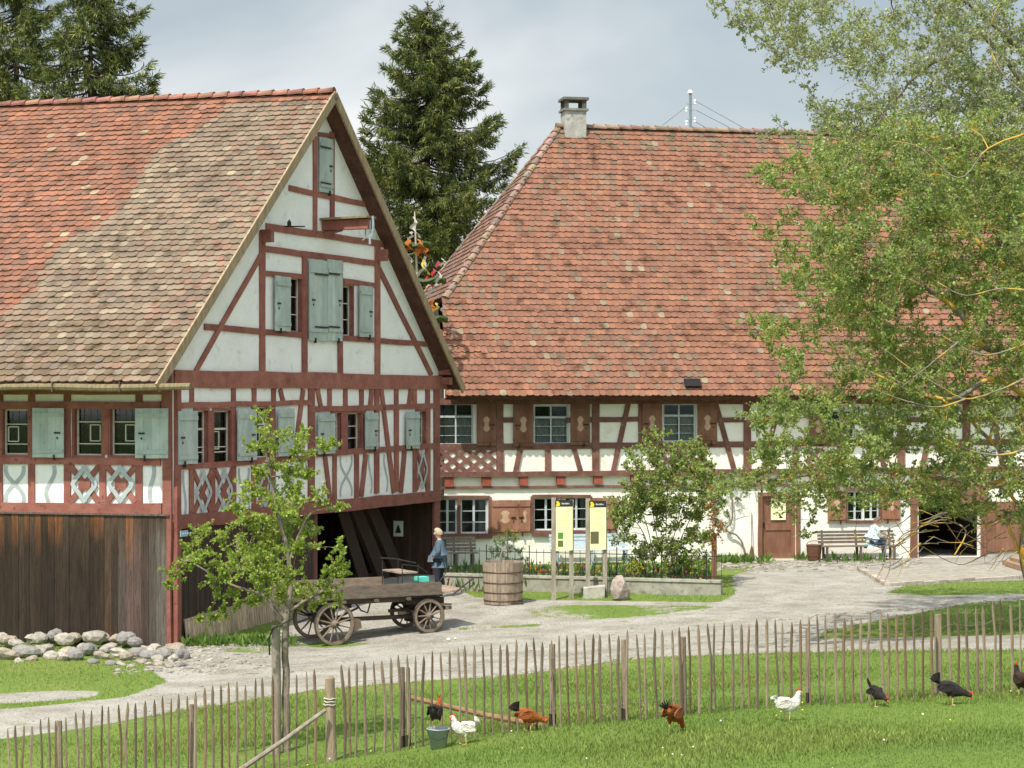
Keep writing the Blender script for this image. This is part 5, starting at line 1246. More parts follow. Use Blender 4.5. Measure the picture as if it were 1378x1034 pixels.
def stones():
    cols=[(.85,.82,.76),(1.0,.95,.88),(.62,.62,.63),(.9,.8,.66),(.8,.72,.62),(.55,.55,.55)]; vars_=[ice(1,100+i,(1,.8,.62+.05*(i%3)),name='field_stone',c=cols[i%6]) for i in range(9)]
    lst=[(8,882,19),(35,880,17),(14,871,14),(60,876,18),(95,877,20),(75,866,14),(45,868,12),(83,886,12),(102,884,14),(118,878,16),(22,872,15),(52,868,13),(70,884,12),(88,870,14),(110,874,12),(3,868,15),(44,887,9),(100,866,16),(128,868,20),(136,883,13),(146,873,18),(160,881,14),(143,864,14),(170,885,12),(157,866,12),(172,868,15),(186,880,12),(182,871,12),(199,884,12),(206,877,12),(212,887,11),(190,890,9),(222,882,15),(232,888,10),(236,874,14),(243,884,13),(215,893,9),(228,896,8),(202,895,7),(245,895,8),(258,888,7),(150,893,8),(163,893,7),(125,891,8),(25,889,8),(176,896,6),(270,893,6)]
    R2=random.Random(77)
    for i,(x,y,w) in enumerate(lst):
        g=ground_at(x,y+w*.28); o=bpy.data.objects.new('field_stone',vars_[R2.randrange(9)]); COL.objects.link(o); lift=0 if y>872 else .12
        o.location=(g.x,g.y,g.z-.06+lift); s=w/60.*.84; o.scale=(s*R2.uniform(.9,1.2),s,s*R2.uniform(.8,1.1)); o.rotation_euler=(R2.uniform(-.2,.2),R2.uniform(-.2,.2),R2.uniform(0,6.28))
        tag(o,'rough pale field stone heaped along the foot of the dark barn boards','stone','stones heaped below the barn boards')
    me=ice(1,300,(.62,.5,1.0),name='boulder',c=(.85,.76,.70),disp=.3); o=bpy.data.objects.new('boulder',me); COL.objects.link(o); g=ground_at(836,808); o.location=g-Vector((0,0,.06)); s=.32; o.scale=(s,s,s); tag(o,'upright rough boulder before the garden wall','boulder')
    mb=MB(); g=ground_at(799,806); a=g; 
    mb.hexa([a+Vector(v) for v in ((-.27,0,-.05),(.27,.02,-.05),(.29,.35,-.05),(-.24,.35,-.05),(-.26,.01,.25),(.28,.03,.30),(.29,.36,.32),(-.24,.36,.27))],(1.15,1.12,1.05)); o=mb.build('stone_block',concrete,None,own=True); tag(o,'small squared stone block under the right information board','stone block')
    for x,y,s in ((604,863,.05),(613,861,.03)):
        me=ice(1,320,(1,.8,.7),name='white_stone',c=(2.0,2.0,1.95),disp=.2); o=bpy.data.objects.new('white_stone',me); COL.objects.link(o); o.location=ground_at(x,y); o.scale=(s,s,s); tag(o,'tiny white stone on the gravel by the wagon wheel, %s of the pair'%('larger' if s>.04 else 'smaller'),'stone')
stones()
def tub():
    g=ground_at(677,812); r=.5; h=1.03; t=thing('wooden_tub','big round weathered wooden tub with iron hoops in the yard','tub',tuple(g)); n=30; mb=MB(); rr=random.Random(3)
    for i in range(n):
        a0=2*math.pi*i/n+.006; a1=2*math.pi*(i+1)/n-.006; q=[]
        k=rr.uniform(.85,1.15)
        for z,rad in ((0,r*.94),(h,r*1.02)):
            q+=[g+Vector((math.cos(a)*rr_,math.sin(a)*rr_,z)) for a,rr_ in ((a0,rad),(a1,rad),(a1,rad-.04),(a0,rad-.04))]
        mb.hexa(q,shade((1.15,1.08,1.0),k))
    mb.add([g+Vector((.46*math.cos(2*math.pi*i/16),.46*math.sin(2*math.pi*i/16),.85)) for i in range(16)],[tuple(range(16))],(.2,.2,.18)); mb.build('staves',weath,t)
    for z in (.09,.29,.53,.79):
        rad=r*(.94+.08*z/h)+.006; mb=MB(); mb.tube([g+Vector((rad*math.cos(2*math.pi*i/32),rad*math.sin(2*math.pi*i/32),z)) for i in range(33)],.014,5,(3.0,1.8,1.3)); mb.build('hoop',iron,t)
    mb=MB(); p=atk(688,812,g.y/Q); mb.hexa([g+Vector((.1,-.45,-.03)),g+Vector((.5,-.35,-.03)),g+Vector((.5,.0,-.03)),g+Vector((.1,0,-.03)),g+Vector((.1,-.45,.05)),g+Vector((.5,-.35,.05)),g+Vector((.5,.0,.05)),g+Vector((.1,0,.05))],(.3,.25,.2)); mb.build('bearer',weath,t)
    w=MB(); w.tube([g+Vector((-.05,0,.8)),g+Vector((-.05,0,1.2)),g+Vector((0,-.02,1.3)),g+Vector((.1,-.05,1.28))],.03,8); o=w.build('water_spout',weath,None,own=True); tag(o,'grey bent water spout standing in the wooden tub','spout')
tub()
def garden():
    L=ground_at(603,793); Rr=ground_at(969,806); K1=L.y; mb=MB()
    L=gy(596,66.2); Rr=gy(970,63.6); d=(Rr-L); d.z=0; d.normalize(); n=Vector((d.y,-d.x,0)); N2=-n
    zt=.35
    def seg(a,b,w,z0,z1,c):
        dd=(b-a).normalized(); nn=Vector((-dd.y,dd.x,0))*w; mb.hexa([Vector((p.x,p.y,z)) for z in (z0,z1) for p in (a,b,b+nn,a+nn)],c)
    seg(L,Rr,.24,-.3,zt-.06,(.85,.84,.76)); seg(L-n*-.0+n*.03,Rr+n*.03,.30,zt-.06,zt,(1.02,.98,.9))
    e=PR.pt(PR.uv(975,760)[0],0)
    o=mb.build('garden_wall',concrete,None,own=True); tag(o,'low weathered concrete kerb wall round the front garden','wall')
    t=thing('iron_railing','thin dark iron garden railing standing on the low wall','railing',tuple(L+Vector((0,0,zt)))); LL=(Rr-L).length; off=-n*.1
    for z in (zt+.08,zt+.6): mb=MB(); a=L+off;b=Rr+off; mb.bar(Vector((a.x,a.y,z)),Vector((b.x,b.y,z)),.012,.02); mb.build('rail',iron,t)
    k=int(LL/.19)
    for i in range(k+1):
        p=L+d*(LL*i/k)+off; r=.007 if i%6 else .014; h=.68 if i%6 else .74; mb=MB(); mb.tube([(p.x,p.y,zt-.02),(p.x,p.y,zt+h)],r,5); 
        if i%6==0: mb.tube([(p.x,p.y,zt+h),(p.x,p.y,zt+h+.04)],[.022,.008],6)
        mb.build('bar',iron,t)
    def bench(px,off,L2,m,label,col,k=None,yaw=None):
        s=PR.uv(px,745)[0]; o3=PR.pt(s,0,off); U=Vector((rd.x,rd.y,0)); Nn=Vector((PR.n.x,PR.n.y,0)); z0=tz(o3.x,o3.y)
        t=thing('garden_bench',label,'bench',(o3.x,o3.y,z0))
        W=lambda u,n_,z: Vector((o3.x,o3.y,z0))+U*u+Nn*n_+Vector((0,0,z))
        for i in range(4): mb=MB(); mb.bar(W(-L2/2,.06+i*.1,.45),W(L2/2,.06+i*.1,.45),.085,.03,c=col); mb.build('seat_slat',m,t)
        for i in range(4): mb=MB(); mb.bar(W(-L2/2,-.04-.03*i,.56+i*.1),W(L2/2,-.04-.03*i,.56+i*.1),.03,.075,up=(0,0,1),c=col); mb.build('back_slat',m,t)
        for u in (-L2/2+.15,0,L2/2-.15):
            for n_ in (.02,.36): mb=MB(); mb.bar(W(u,n_,-.02),W(u,n_,.44),.07,.06,c=shade(col,.7)); mb.build('leg',m,t)
            mb=MB(); mb.bar(W(u,.0,.3),W(u,-.15,.92),.05,.05,c=shade(col,.7)); mb.build('back_post',m,t)
        return W,t
    bench(1145,.5,2.45,weath,'long weathered wooden bench against the cream wall right of the door',(.62,.58,.55))
    bench(788,.5,2.4,frame_grey,'pale grey-blue bench in the garden behind the information boards',(1.0,1.1,1.2))
    bench(606,.7,1.3,weath,'short grey bench behind the standing person',(.9,.9,.9))
garden()
def boards_info():
    for i,(xl,xr,yt,yb,k,pics,lab) in enumerate(((744,770,672,741,63.2,1,'left pale yellow information board with two small green pictures'),(790,815,673,740,63.6,2,'right pale yellow information board with one larger dark picture'))):
        a=atk(xl,yt,k); b=atk(xr,yt+1,k+.15); g=gy(xl,k); t=thing('information_board',lab,'sign',tuple(g)); d=Vector((b.x-a.x,b.y-a.y,0)); Lb=d.length; d/=Lb; n=Vector((d.y,-d.x,0)); zt=a.z; zb=atk(xl,yb,k).z
        for p in (a+d*.02,b-d*.02): 
            mb=MB(); z0=tz(p.x,p.y)-.1; mb.bar(Vector((p.x,p.y,z0)),Vector((p.x,p.y,zt+(.04 if p.x<b.x-.1 else -.02))),.11,.06,c=(1.15,1.2,1.15)); mb.build('post',weath,t)
        def rect(name,u0,z0,u1,z1,o,c,par): 
            mb=MB(); q=[Vector((a.x,a.y,0))+d*u+n*o+Vector((0,0,z)) for u,z in((u0,z0),(u1,z0),(u1,z1),(u0,z1))]; mb.hexa(q+[p+n*.008 for p in q],c); return mb.build(name,paper,par)
        hh=zt-zb; u0=.06;u1=Lb-.01
        pn=rect('panel',u0,zb,u1,zt-.19,.07,(.92,.88,.48),t); hd=rect('header',u0-.02,zt-.19,u1,zt-.02,.066,(.035,.035,.03),t)
        mb=MB(); cx=u0+.05; cz=zt-.11; pts=[(-.06,-.05),(-.02,-.07),(.04,-.06),(.06,-.01),(.03,.04),(-.01,.07),(-.05,.05),(-.03,.01)]
        mb.add([Vector((a.x,a.y,0))+d*(cx+x)+n*.077+Vector((0,0,cz+z)) for x,z in pts],[tuple(range(8))],(.85,.68,.03)); mb.build('emblem',paper,hd)
        mb=MB(); 
        for k2 in range(6): 
            x=u0+.15+k2*.035; mb.add([Vector((a.x,a.y,0))+d*(x+p)+n*.077+Vector((0,0,cz+q)) for p,q in ((0,-.018),(.022,-.018),(.022,.022-(k2%2)*.012),(0,.022-(k2%3)*.01))],[(0,1,2,3)],(.75,.75,.75))
        mb.build('heading_word',paper,hd)
        mb=MB()
        for j in range(17):
            z=zt-.27-j*.045; 
            if z<zb+.05: break
            us=u0+.08 if (pics==1 or z>zb+.5) else u0+.24
            if pics==1 and z<zb+.42: us=u0+.22
            mb.add([Vector((a.x,a.y,0))+d*p+n*.0785+Vector((0,0,q)) for p,q in ((us,z),(u1-.06-.03*(j%3),z),(u1-.06-.03*(j%3),z+.014),(us,z+.014))],[(0,1,2,3)],(.58,.56,.33))
        mb.build('text_lines',paper,pn)
        if pics==1:
            for zz,c in ((.30,(.10,.28,.05)),(.10,(.12,.17,.05))):
                p=rect('picture',u0+.05,zb+zz,u0+.18,zb+zz+.15,.0785,c,pn)
        else: rect('picture',u0+.01,zb+.16,u0+.22,zb+.46,.0785,(.13,.13,.06),pn)
boards_info()
def small_yard():
    s=PR.uv(1088,750)[0]; p=PR.pt(s,0,.5); z=tz(p.x,p.y); t=thing('wicker_basket','reddish brown wicker basket left of the long bench','basket',(p.x,p.y,z)); mb=MB(); mb.lathe([(.17,z),(.2,z+.12),(.225,z+.3),(.235,z+.46),(.245,z+.47),(.24,z+.49),(.21,z+.47),(.2,z+.3)],p.x,p.y,20,(.6,.62,.6))
    for i in range(5): 
        r=.19+.045*i/5; mb.tube([(p.x+r*1.02*math.cos(a*.393),p.y+r*1.02*math.sin(a*.393),z+.05+i*.1) for a in range(17)],.012,4,(.6,.4,.35))
    mb.build('basket_body',shutter_brown,t); mb=MB(); mb.tube([(p.x+.23*math.cos(a),p.y,z+.47+.14*math.sin(a)) for a in [i*math.pi/8 for i in range(9)]],.011,5); mb.build('handle',shutter_brown,t)
    s=PR.uv(1010,750)[0]; p=PR.pt(s,0,.12); z=tz(p.x,p.y); t=thing('broom','twig broom leaning on the wall left of the front door','broom',(p.x,p.y,z)); mb=MB(); q=PR.pt(s+.02,PR.uv(1011,690)[1],.04); mb.tube([p+Vector((0,0,z+.35)),q],.014,6); mb.build('broom_handle',weath,t)
    mb=MB(); mb.tube([p+Vector((0,0,z)),p+Vector((0,0,z+.15)),p+Vector((0,0,z+.33)),p+Vector((0,0,z+.45))],[.09,.08,.05,.02],9,(.8,.5,.4)); mb.build('broom_head',bark,t)
    # stone edged terrace before the barn
    pts=[(1158,768),(1195,789),(1260,786),(1400,777),(1470,775)]; g=[ground_at(*q) for q in pts]; mb=MB(); rr=random.Random(8)
    for a,b in zip(g[:-1],g[1:]):
        L=(b-a).length; x=0
        while x<L: 
            w=rr.uniform(.2,.5); p=a.lerp(b,min(x/L,1)); q=a.lerp(b,min((x+w*.93)/L,1)); mb.bar(p+Vector((0,0,.02)),q+Vector((0,0,.02)),.2,rr.uniform(.12,.18),c=shade((1,.93,.85),rr.uniform(.75,1.2))); x+=w
    o=mb.build('kerb',stone); tag(o,'uneven stone edging round the worn terrace before the barn',None,None,'structure')
    mb=MB(); g=[ground_at(*q) for q in ((1165,770),(1196,788),(1400,776),(1470,772),(1470,762),(1230,766))]; mb.add([p+Vector((0,0,.05)) for p in g]+[p-Vector((0,0,.2)) for p in g],[tuple(range(6))]+[(i,(i+1)%6,6+(i+1)%6,6+i) for i in range(6)],(.82,.76,.68)); o=mb.build('terrace',concrete); tag(o,'worn reddish earth terrace before the barn entrance',None,None,'structure')
    for (a,b,l) in (((1352,763),(1384,773),'lower of two timber beams lying on the terrace by the tree trunk'),((1362,759),(1390,766),'upper of two timber beams lying on the terrace by the tree trunk')):
        p=ground_at(*a); q=ground_at(*b); mb=MB(); mb.bar(p+Vector((0,0,.13)),q+Vector((0,0,.13)),.16,.14,c=(1.2,.9,.7)); o=mb.build('timber_beam',weath,None,own=True); tag(o,l,'beam')
small_yard()
def ribbon_pole():
    k=73.6; g=gy(566,k); t=thing('ribbon_pole','tall garlanded pole with orange, white and red ribbons rising behind the gable','maypole',tuple(g)); a=lambda x,y,dk=0: atk(x,y,k+dk); rr=random.Random(14)
    mb=MB(); mb.tube([g,a(562,400),a(558,285)],[.05,.04,.02],6); mb.build('pole',paleW,t)
    for i,(cx,cy,rx) in enumerate(((562,330,16),(576,378,22),(582,430,18))):
        mb=MB(); n=24; c=a(cx,cy); s=c.y/F; mb.tube([c+Vector((rx*s*math.cos(2*math.pi*j/n),rx*s*math.sin(2*math.pi*j/n)*.8,.05*math.sin(j))) for j in range(n+1)],.07,6,(.10,.15,.04)); mb.build('wreath',leafm,t)
    spec=[(548,322,14,'o'),(558,330,10,'o'),(566,322,14,'o'),(572,334,12,'o'),(544,338,8,'r'),(556,300,20,'w'),(560,292,16,'w'),(553,345,16,'w'),(568,350,20,'y'),(575,345,26,'w'),(588,352,14,'r'),(582,362,16,'r'),(592,366,16,'w'),(598,348,10,'w'),(586,378,14,'w'),(580,384,18,'w'),(574,372,14,'r'),(584,404,18,'o'),(580,414,14,'o'),(590,408,10,'y'),(596,410,12,'w'),(575,408,12,'w'),(592,444,10,'r'),(600,455,12,'r'),(586,425,16,'w'),(556,312,9,'w'),(551,328,10,'o'),(570,328,10,'o'),(562,336,12,'o')]
    col={'o':(.55,.16,.03),'w':(.6,.58,.52),'r':(.55,.06,.06),'y':(.75,.6,.1)}
    for x,y,l,c in spec:
        mb=MB(); p=a(x,y,rr.uniform(-.6,.2)); s=p.y/F; vs=[]; 
        ang=rr.uniform(-.6,.6); w=.035 if c!='o' else .055
        for j in range(7): u=j/6; q=p+Vector((math.sin(ang)*l*s*u+.06*math.sin(u*7+ang*5),.05*math.cos(u*6),-l*s*u)); vs+=[q+Vector((-w,0,.02)),q+Vector((w,.03,-.02))]
        mb.add(vs,[(2*j,2*j+1,2*j+3,2*j+2) for j in range(6)],col[c]); mb.build('ribbon',petal,t)
ribbon_pole()
# ------------------------------------------------------------------ HENS
def bucket():
    g=ground_at(590,1008); s=1/ (F/g.y); r=14.5*s; h=27*s; t=thing('zinc_bucket','grey zinc bucket with a dark hen perched on its rim','bucket',tuple(g)); n=24; mb=MB(); mb.lathe([(.0,g.z+.01),(r*.72,g.z),(r,g.z+h),(r+.008,g.z+h+.004),(r-.006,g.z+h),(r*.7,g.z+.02)],g.x,g.y,n); mb.build('bucket_body',zinc,t,smooth=True)
    mb=MB(); mb.tube([(g.x+(r+.01)*math.cos(a*math.pi/12),g.y+(r+.01)*math.sin(a*math.pi/12),g.z+h) for a in range(25)],.007,5); mb.build('rim',zinc,t)
    mb=MB(); mb.tube([(g.x-r,g.y,g.z+h-.02),(g.x-r*.8,g.y-r*.8,g.z+h*.6),(g.x,g.y-r*1.02,g.z+h*.5),(g.x+r*.8,g.y-r*.8,g.z+h*.6),(g.x+r,g.y,g.z+h-.02)],.004,5); mb.build('handle',iron,t)
    return g,h
BG,BH=bucket()
def hen(label,loc,yaw,body,neck,tailc,pose='stand',s=1.,tail=1.,leg=True,roost=False,wingc=None):
    t=thing('hen',label,'chicken',(0,0,0),'hens on the meadow')
    if pose=='peck': P=[(-.17,.24),(-.12,.255),(-.05,.235),(.03,.205),(.09,.18),(.14,.14),(.18,.09),(.205,.055),(.228,.035)]; Rr=[.022,.062,.088,.09,.07,.045,.033,.03,.015]
    elif pose=='graze': P=[(-.16,.27),(-.11,.265),(-.04,.235),(.04,.20),(.11,.18),(.17,.165),(.215,.145),(.245,.135),(.268,.125)]; Rr=[.022,.062,.09,.092,.068,.045,.034,.03,.015]
    else: P=[(-.17,.265),(-.12,.255),(-.05,.225),(.03,.21),(.09,.235),(.12,.29),(.135,.335),(.15,.365),(.175,.372)]; Rr=[.022,.065,.092,.096,.078,.05,.035,.032,.015]
    hx,hz=P[-2]; 
    mb=MB(); pts=[];rad=[];col=[]
    m=24
    for i in range(m+1):
        f=i/m*(len(P)-1); j=min(int(f),len(P)-2); u=f-j; 
        def cr(a,k): 
            p0,p1,p2,p3=a[max(j-1,0)],a[j],a[j+1],a[min(j+2,len(a)-1)]
            return .5*((2*p1)+(-p0+p2)*u+(2*p0-5*p1+4*p2-p3)*u*u+(-p0+3*p1-3*p2+p3)*u**3)
        pts.append((cr([p[0] for p in P],0),0,cr([p[1] for p in P],0))); rad.append(max(.006,cr(Rr,0))); w=min(1,max(0,(f-4.3)/1.2)); k=1+.15*math.sin(i*7.3); col.append(tuple((a*(1-w)+b*w)*k for a,b in zip(body,neck)))
    n=14; mb.tube(pts,rad,n); mb.c=[c for c in col for _ in range(n)]; mb.v=[(x,y*.82,z) for x,y,z in mb.v]; mb.build('body',feather,t,smooth=True)
    for sg in (-1,1):
        mb=MB(); vs=[];fs=[]; K=12; c=wingc or shade(body,.85)
        for r_ in (0,1):
            for i in range(K): a=2*math.pi*i/K; vs.append((-.045+.105*math.cos(a)*(1.25 if math.cos(a)<0 else .85),sg*(.066+.014*(1-abs(math.cos(a)))+.012*r_),.235+.052*math.sin(a)-.02*math.cos(a)*-1))
        fs=[(i,(i+1)%K,K+(i+1)%K,K+i) for i in range(K)]+[tuple(range(K)),tuple(range(2*K-1,K-1,-1))]; mb.add(vs,fs,c); mb.build('wing',feather,t)
    mb=MB()
    for i in range(7):
        a=math.radians(98+i*9); L=.15*tail; y=(i-3)*.006; b=Vector((-.14,y,.265)); tip=b+Vector((math.cos(a)*L*.8,y*2.5,math.sin(a)*L)); mid=b.lerp(tip,.55)+Vector((-.012,0,0)); w=.02
        mb.add([b+Vector((0,-.008,0)),b+Vector((0,.008,0)),mid+Vector((w,.004,w*.5)),mid+Vector((-w,-.004,-w*.5)),tip+Vector((.012,0,0)),tip+Vector((-.012,0,-.01))],[(0,1,2,3),(3,2,4,5)],shade(tailc,.8+.4*((i*37)%10)/10))
    mb.build('tail',feather,t)
    hd=Vector((hx,0,hz)); fw=(Vector((P[-1][0],0,P[-1][1]))-hd).normalized(); upv=Vector((-fw.z,0,fw.x)); 
    if upv.z<0: upv=-upv
    mb=MB(); v=[hd+fw*x+upv*z for x,z in ((-.03,.026),(-.028,.055),(-.012,.045),(-.004,.064),(.008,.046),(.018,.056),(.026,.024))]; vs=[p+Vector((0,.004,0)) for p in v]+[p-Vector((0,.004,0)) for p in v]; k=7
    mb.add(vs,[tuple(range(k)),tuple(range(2*k-1,k-1,-1))]+[(i,(i+1)%k,k+(i+1)%k,k+i) for i in range(k)]); mb.build('comb',combm,t)
    mb=MB(); mb.tube([hd+fw*.02-upv*.01,hd+fw*.024-upv*.04],[.008,.011],6); mb.build('wattle',combm,t); mb=MB(); mb.tube([hd+fw*.02,hd+fw*.052-upv*.004],[.010,.001],6); mb.build('beak',beakm,t)
    for sg in (-1,1): mb=MB(); e=hd+fw*.012+Vector((0,sg*.025,0))+upv*.006; mb.tube([e,e+Vector((0,sg*.004,0))],.005,6,(1,1,1)); mb.build('eye',iron,t)
    if leg:
        for sg,dx in ((-1,.02),(1,-.03)):
            mb=MB(); x0=0+dx; mb.tube([(x0-.01,sg*.04,.17),(x0,sg*.042,.105)],[.034,.014],7,shade(body,.9)); th=mb.build('leg',feather,t)
            mb=MB(); mb.tube([(x0,sg*.042,.115),(x0-.006,sg*.044,.02),(x0,sg*.044,.008)],[.009,.007,.008],6)
            for an in (-.5,0,.5,3.14): mb.tube([(x0,sg*.044,.008),(x0+.045*math.cos(an)*(1 if an<3 else .5),sg*.044+.045*math.sin(an),.003)],[.007,.004],5)
            mb.build('foot',beakm,th)
    t.location=loc; t.rotation_euler=(0,0,yaw); t.scale=(s,s,s); return t
GP=lambda x,y: ground_at(x,y)
W_=(.74,.72,.64); BR=(.33,.10,.025); BK=(.025,.02,.018)
pb=BG+Vector((-.03,0,BH)); hen('black hen with copper neck standing upright on the zinc bucket',pb,math.radians(75),(.035,.028,.022),(.38,.10,.02),BK,s=1.02,tail=.7)
hen('white hen standing beside the zinc bucket and facing left',GP(624,1002),math.radians(178),W_,W_,(.72,.71,.66),s=.98,tail=.75)
hen('reddish brown hen with raised black tail bending behind the brown pole',GP(711,985),math.radians(20),BR,(.42,.15,.03),BK,pose='graze',s=1.0,tail=1.1,wingc=(.30,.085,.02))
hen('copper hen with black tail seen from behind on the open grass',GP(908,988),math.radians(62),(.26,.075,.018),(.30,.09,.02),(.012,.012,.012),pose='peck',s=1.2,tail=1.0,wingc=(.30,.10,.03))
hen('white hen standing on the grass before the fence and facing right',GP(1060,971),math.radians(5),W_,W_,(.70,.70,.66),s=.98,tail=.6)
hen('small black hen feeding at the fence between the right white hen and the wide post',GP(1180,951),math.radians(-62),(.022,.017,.014),(.03,.02,.016),BK,pose='graze',s=.85,tail=1.1)
hen('black hen with red face pecking at the foot of the wide fence post',GP(1280,949),math.radians(-8),BK,(.03,.02,.018),(.02,.018,.016),pose='graze',s=.98,tail=1.2)
hen('dark brown hen half cut off by the right edge of the picture',GP(1374,938),math.radians(100),(.045,.025,.015),(.02,.016,.014),BK,s=1.05,tail=1.)
# ------------------------------------------------------------------ PEOPLE
def skinned(name,nodes,edges,m,parent,lvl=1):
    names=list(nodes); off=WLD[parent.name]; me=bpy.data.meshes.new(name)
    me.from_pydata([tuple(Vector(nodes[k][0])-off) for k in names],[(names.index(a),names.index(b)) for a,b in edges],[])
    me.materials.append(m); o=bpy.data.objects.new(name,me); COL.objects.link(o); o.parent=parent; WLD[o.name]=off.copy()
    md=o.modifiers.new('skin','SKIN'); md.use_smooth_shade=True
    for i,k in enumerate(names):
        r=nodes[k][1]; r=r if isinstance(r,tuple) else (r,r); me.skin_vertices[0].data[i].radius=r; me.skin_vertices[0].data[i].use_root=(i==0)
    sb=o.modifiers.new('sub','SUBSURF'); sb.levels=lvl; sb.render_levels=lvl; return o
def hand(N,E,root,wr,d,side,curl=.4):
    """palm and five fingers; d: direction of the hand, side: thumb side"""
    d=Vector(d).normalized(); side=Vector(side).normalized(); nrm=d.cross(side).normalized(); p=Vector(wr)
    N[root+'palm']=(p+d*.05,(.034,.018)); E.append((root,root+'palm'))
    for i,(o,L) in enumerate(((.027,.07),(.009,.08),(-.009,.075),(-.026,.058))):
        a=p+d*.085+side*o; b=a+d*L*.5+nrm*L*curl*.3; c=b+d*L*.35+nrm*L*curl*.7
        N[f'{root}f{i}a']=(a,.0095); N[f'{root}f{i}b']=(b,.009); N[f'{root}f{i}c']=(c,.008); E+= [(root+'palm',f'{root}f{i}a'),(f'{root}f{i}a',f'{root}f{i}b'),(f'{root}f{i}b',f'{root}f{i}c')]
    a=p+d*.03+side*.038; b=a+d*.035+side*.022; N[root+'ta']=(a,.011); N[root+'tb']=(b,.0095); E+=[(root+'palm',root+'ta'),(root+'ta',root+'tb')]
def person(t,o,fw,J,colors,hairlen=0):
    """J: joints in (forward, left, up) metres relative to the feet origin"""
    fw=Vector((fw[0],fw[1],0)).normalized(); lf=Vector((-fw.y,fw.x,0)); W=lambda p: Vector(o)+fw*p[0]+lf*p[1]+Vector((0,0,p[2]))
    N={};E=[]
    def n(k,r): N[k]=(W(J[k]),r)
    for k,r in (('pelvis',.12),('waist',.11),('chest',.13),('neck0',.06),('neck',.052)): n(k,r)
    hd=W(J['head']); nk=W(J['neck']); up=(hd-nk).normalized()
    N['head0']=(nk.lerp(hd,.55),(.075,.08)); N['head']=(hd,(.098,.11)); N['crown']=(hd+up*.09,(.075,.085)); N['nose']=(hd+fw*.118-up*.01,.016); N['chin']=(hd+fw*.05-up*.085,.035)
    E+=[('pelvis','waist'),('waist','chest'),('chest','neck0'),('neck0','neck'),('neck','head0'),('head0','head'),('head','crown'),('head','nose'),('head0','chin')]
    for s in 'lr':
        n('sh'+s,.055); n('el'+s,.042); n('wr'+s,.030); n('hip'+s,.09); n('kn'+s,.058); n('an'+s,.04); n('to'+s,.03)
        E+=[('chest','sh'+s),('sh'+s,'el'+s),('el'+s,'wr'+s),('pelvis','hip'+s),('hip'+s,'kn'+s),('kn'+s,'an'+s),('an'+s,'to'+s)]
        wr=W(J['wr'+s]); el=W(J['el'+s]); hand(N,E,'wr'+s,wr,(wr-el).normalized()+Vector((0,0,-.1)),Vector((0,0,1)) if abs((wr-el).normalized().z)<.8 else fw,.5)
        ear=hd+lf*(.085 if s=='l' else -.085); N['ear'+s]=(ear,.018); E.append(('head','ear'+s))
    skinned('body',N,E,skin,t)
    # jacket
    N={};E=[]
    for k,r in (('pelvis',(.175,.17)),('waist',(.205,.19)),('chest',(.20,.18)),('neck0',.08)): n(k,r)
    E=[('pelvis','waist'),('waist','chest'),('chest','neck0')]
    N['hem']=(W(J['pelvis'])-Vector((0,0,.07))+(W(J['pelvis'])-W(J['waist']))*.1,(.16,.15)); E.append(('pelvis','hem'))
    for s in 'lr':
        n('sh'+s,.095); n('el'+s,.075); w=W(J['wr'+s]).lerp(W(J['el'+s]),.08); N['wr'+s]=(w,.048); E+=[('chest','sh'+s),('sh'+s,'el'+s),('el'+s,'wr'+s)]
    jk=skinned('jacket',N,E,colors[0],t)
    N={};E=[]; N['pelvis']=(W(J['pelvis']),(.135,.13))
    for s in 'lr':
        n('hip'+s,.105); n('kn'+s,.078); n('an'+s,.06); E+=[('pelvis','hip'+s),('hip'+s,'kn'+s),('kn'+s,'an'+s)]
    skinned('trousers',N,E,colors[1],t)
    for s in 'lr':
        N={};E=[]; a=W(J['an'+s]); to=W(J['to'+s]); N['a']=(a-Vector((0,0,.02)),(.05,.05)); N['b']=(a.lerp(to,.5)-Vector((0,0,.01)),(.048,.036)); N['c']=(to,(.042,.028)); skinned('shoe',N,[('a','b'),('b','c')],colors[2],t)
    # hair cap and eyes
    mb=MB(); vs=[];fs=[]; K=14; rings=7
    for i in range(rings+1):
        th=math.pi*.62*i/rings
        for k in range(K):
            ph=2*math.pi*k/K; x=math.cos(ph)*math.sin(th); y=math.sin(ph)*math.sin(th); z=math.cos(th)
            if x>.35 and z<.45: sc_=.8
            else: sc_=1.
            vs.append(hd+up*.025+(fw*(x*.122-.014)+lf*y*.108+up*z*.128)*sc_*(1+.03*math.sin(k*5+i*3)))
    for i in range(rings):
        for k in range(K): fs.append((i*K+k,i*K+(k+1)%K,(i+1)*K+(k+1)%K,(i+1)*K+k))
    mb.add(vs,fs,(1,1,1)); mb.build('hair',colors[3],t,smooth=True)
    for sg in (-1,1):
        mb=MB(); e=hd+fw*.102+lf*sg*.036+up*.005; mb.tube([e,e+fw*.006],.010,6); mb.build('eye',iron,t)
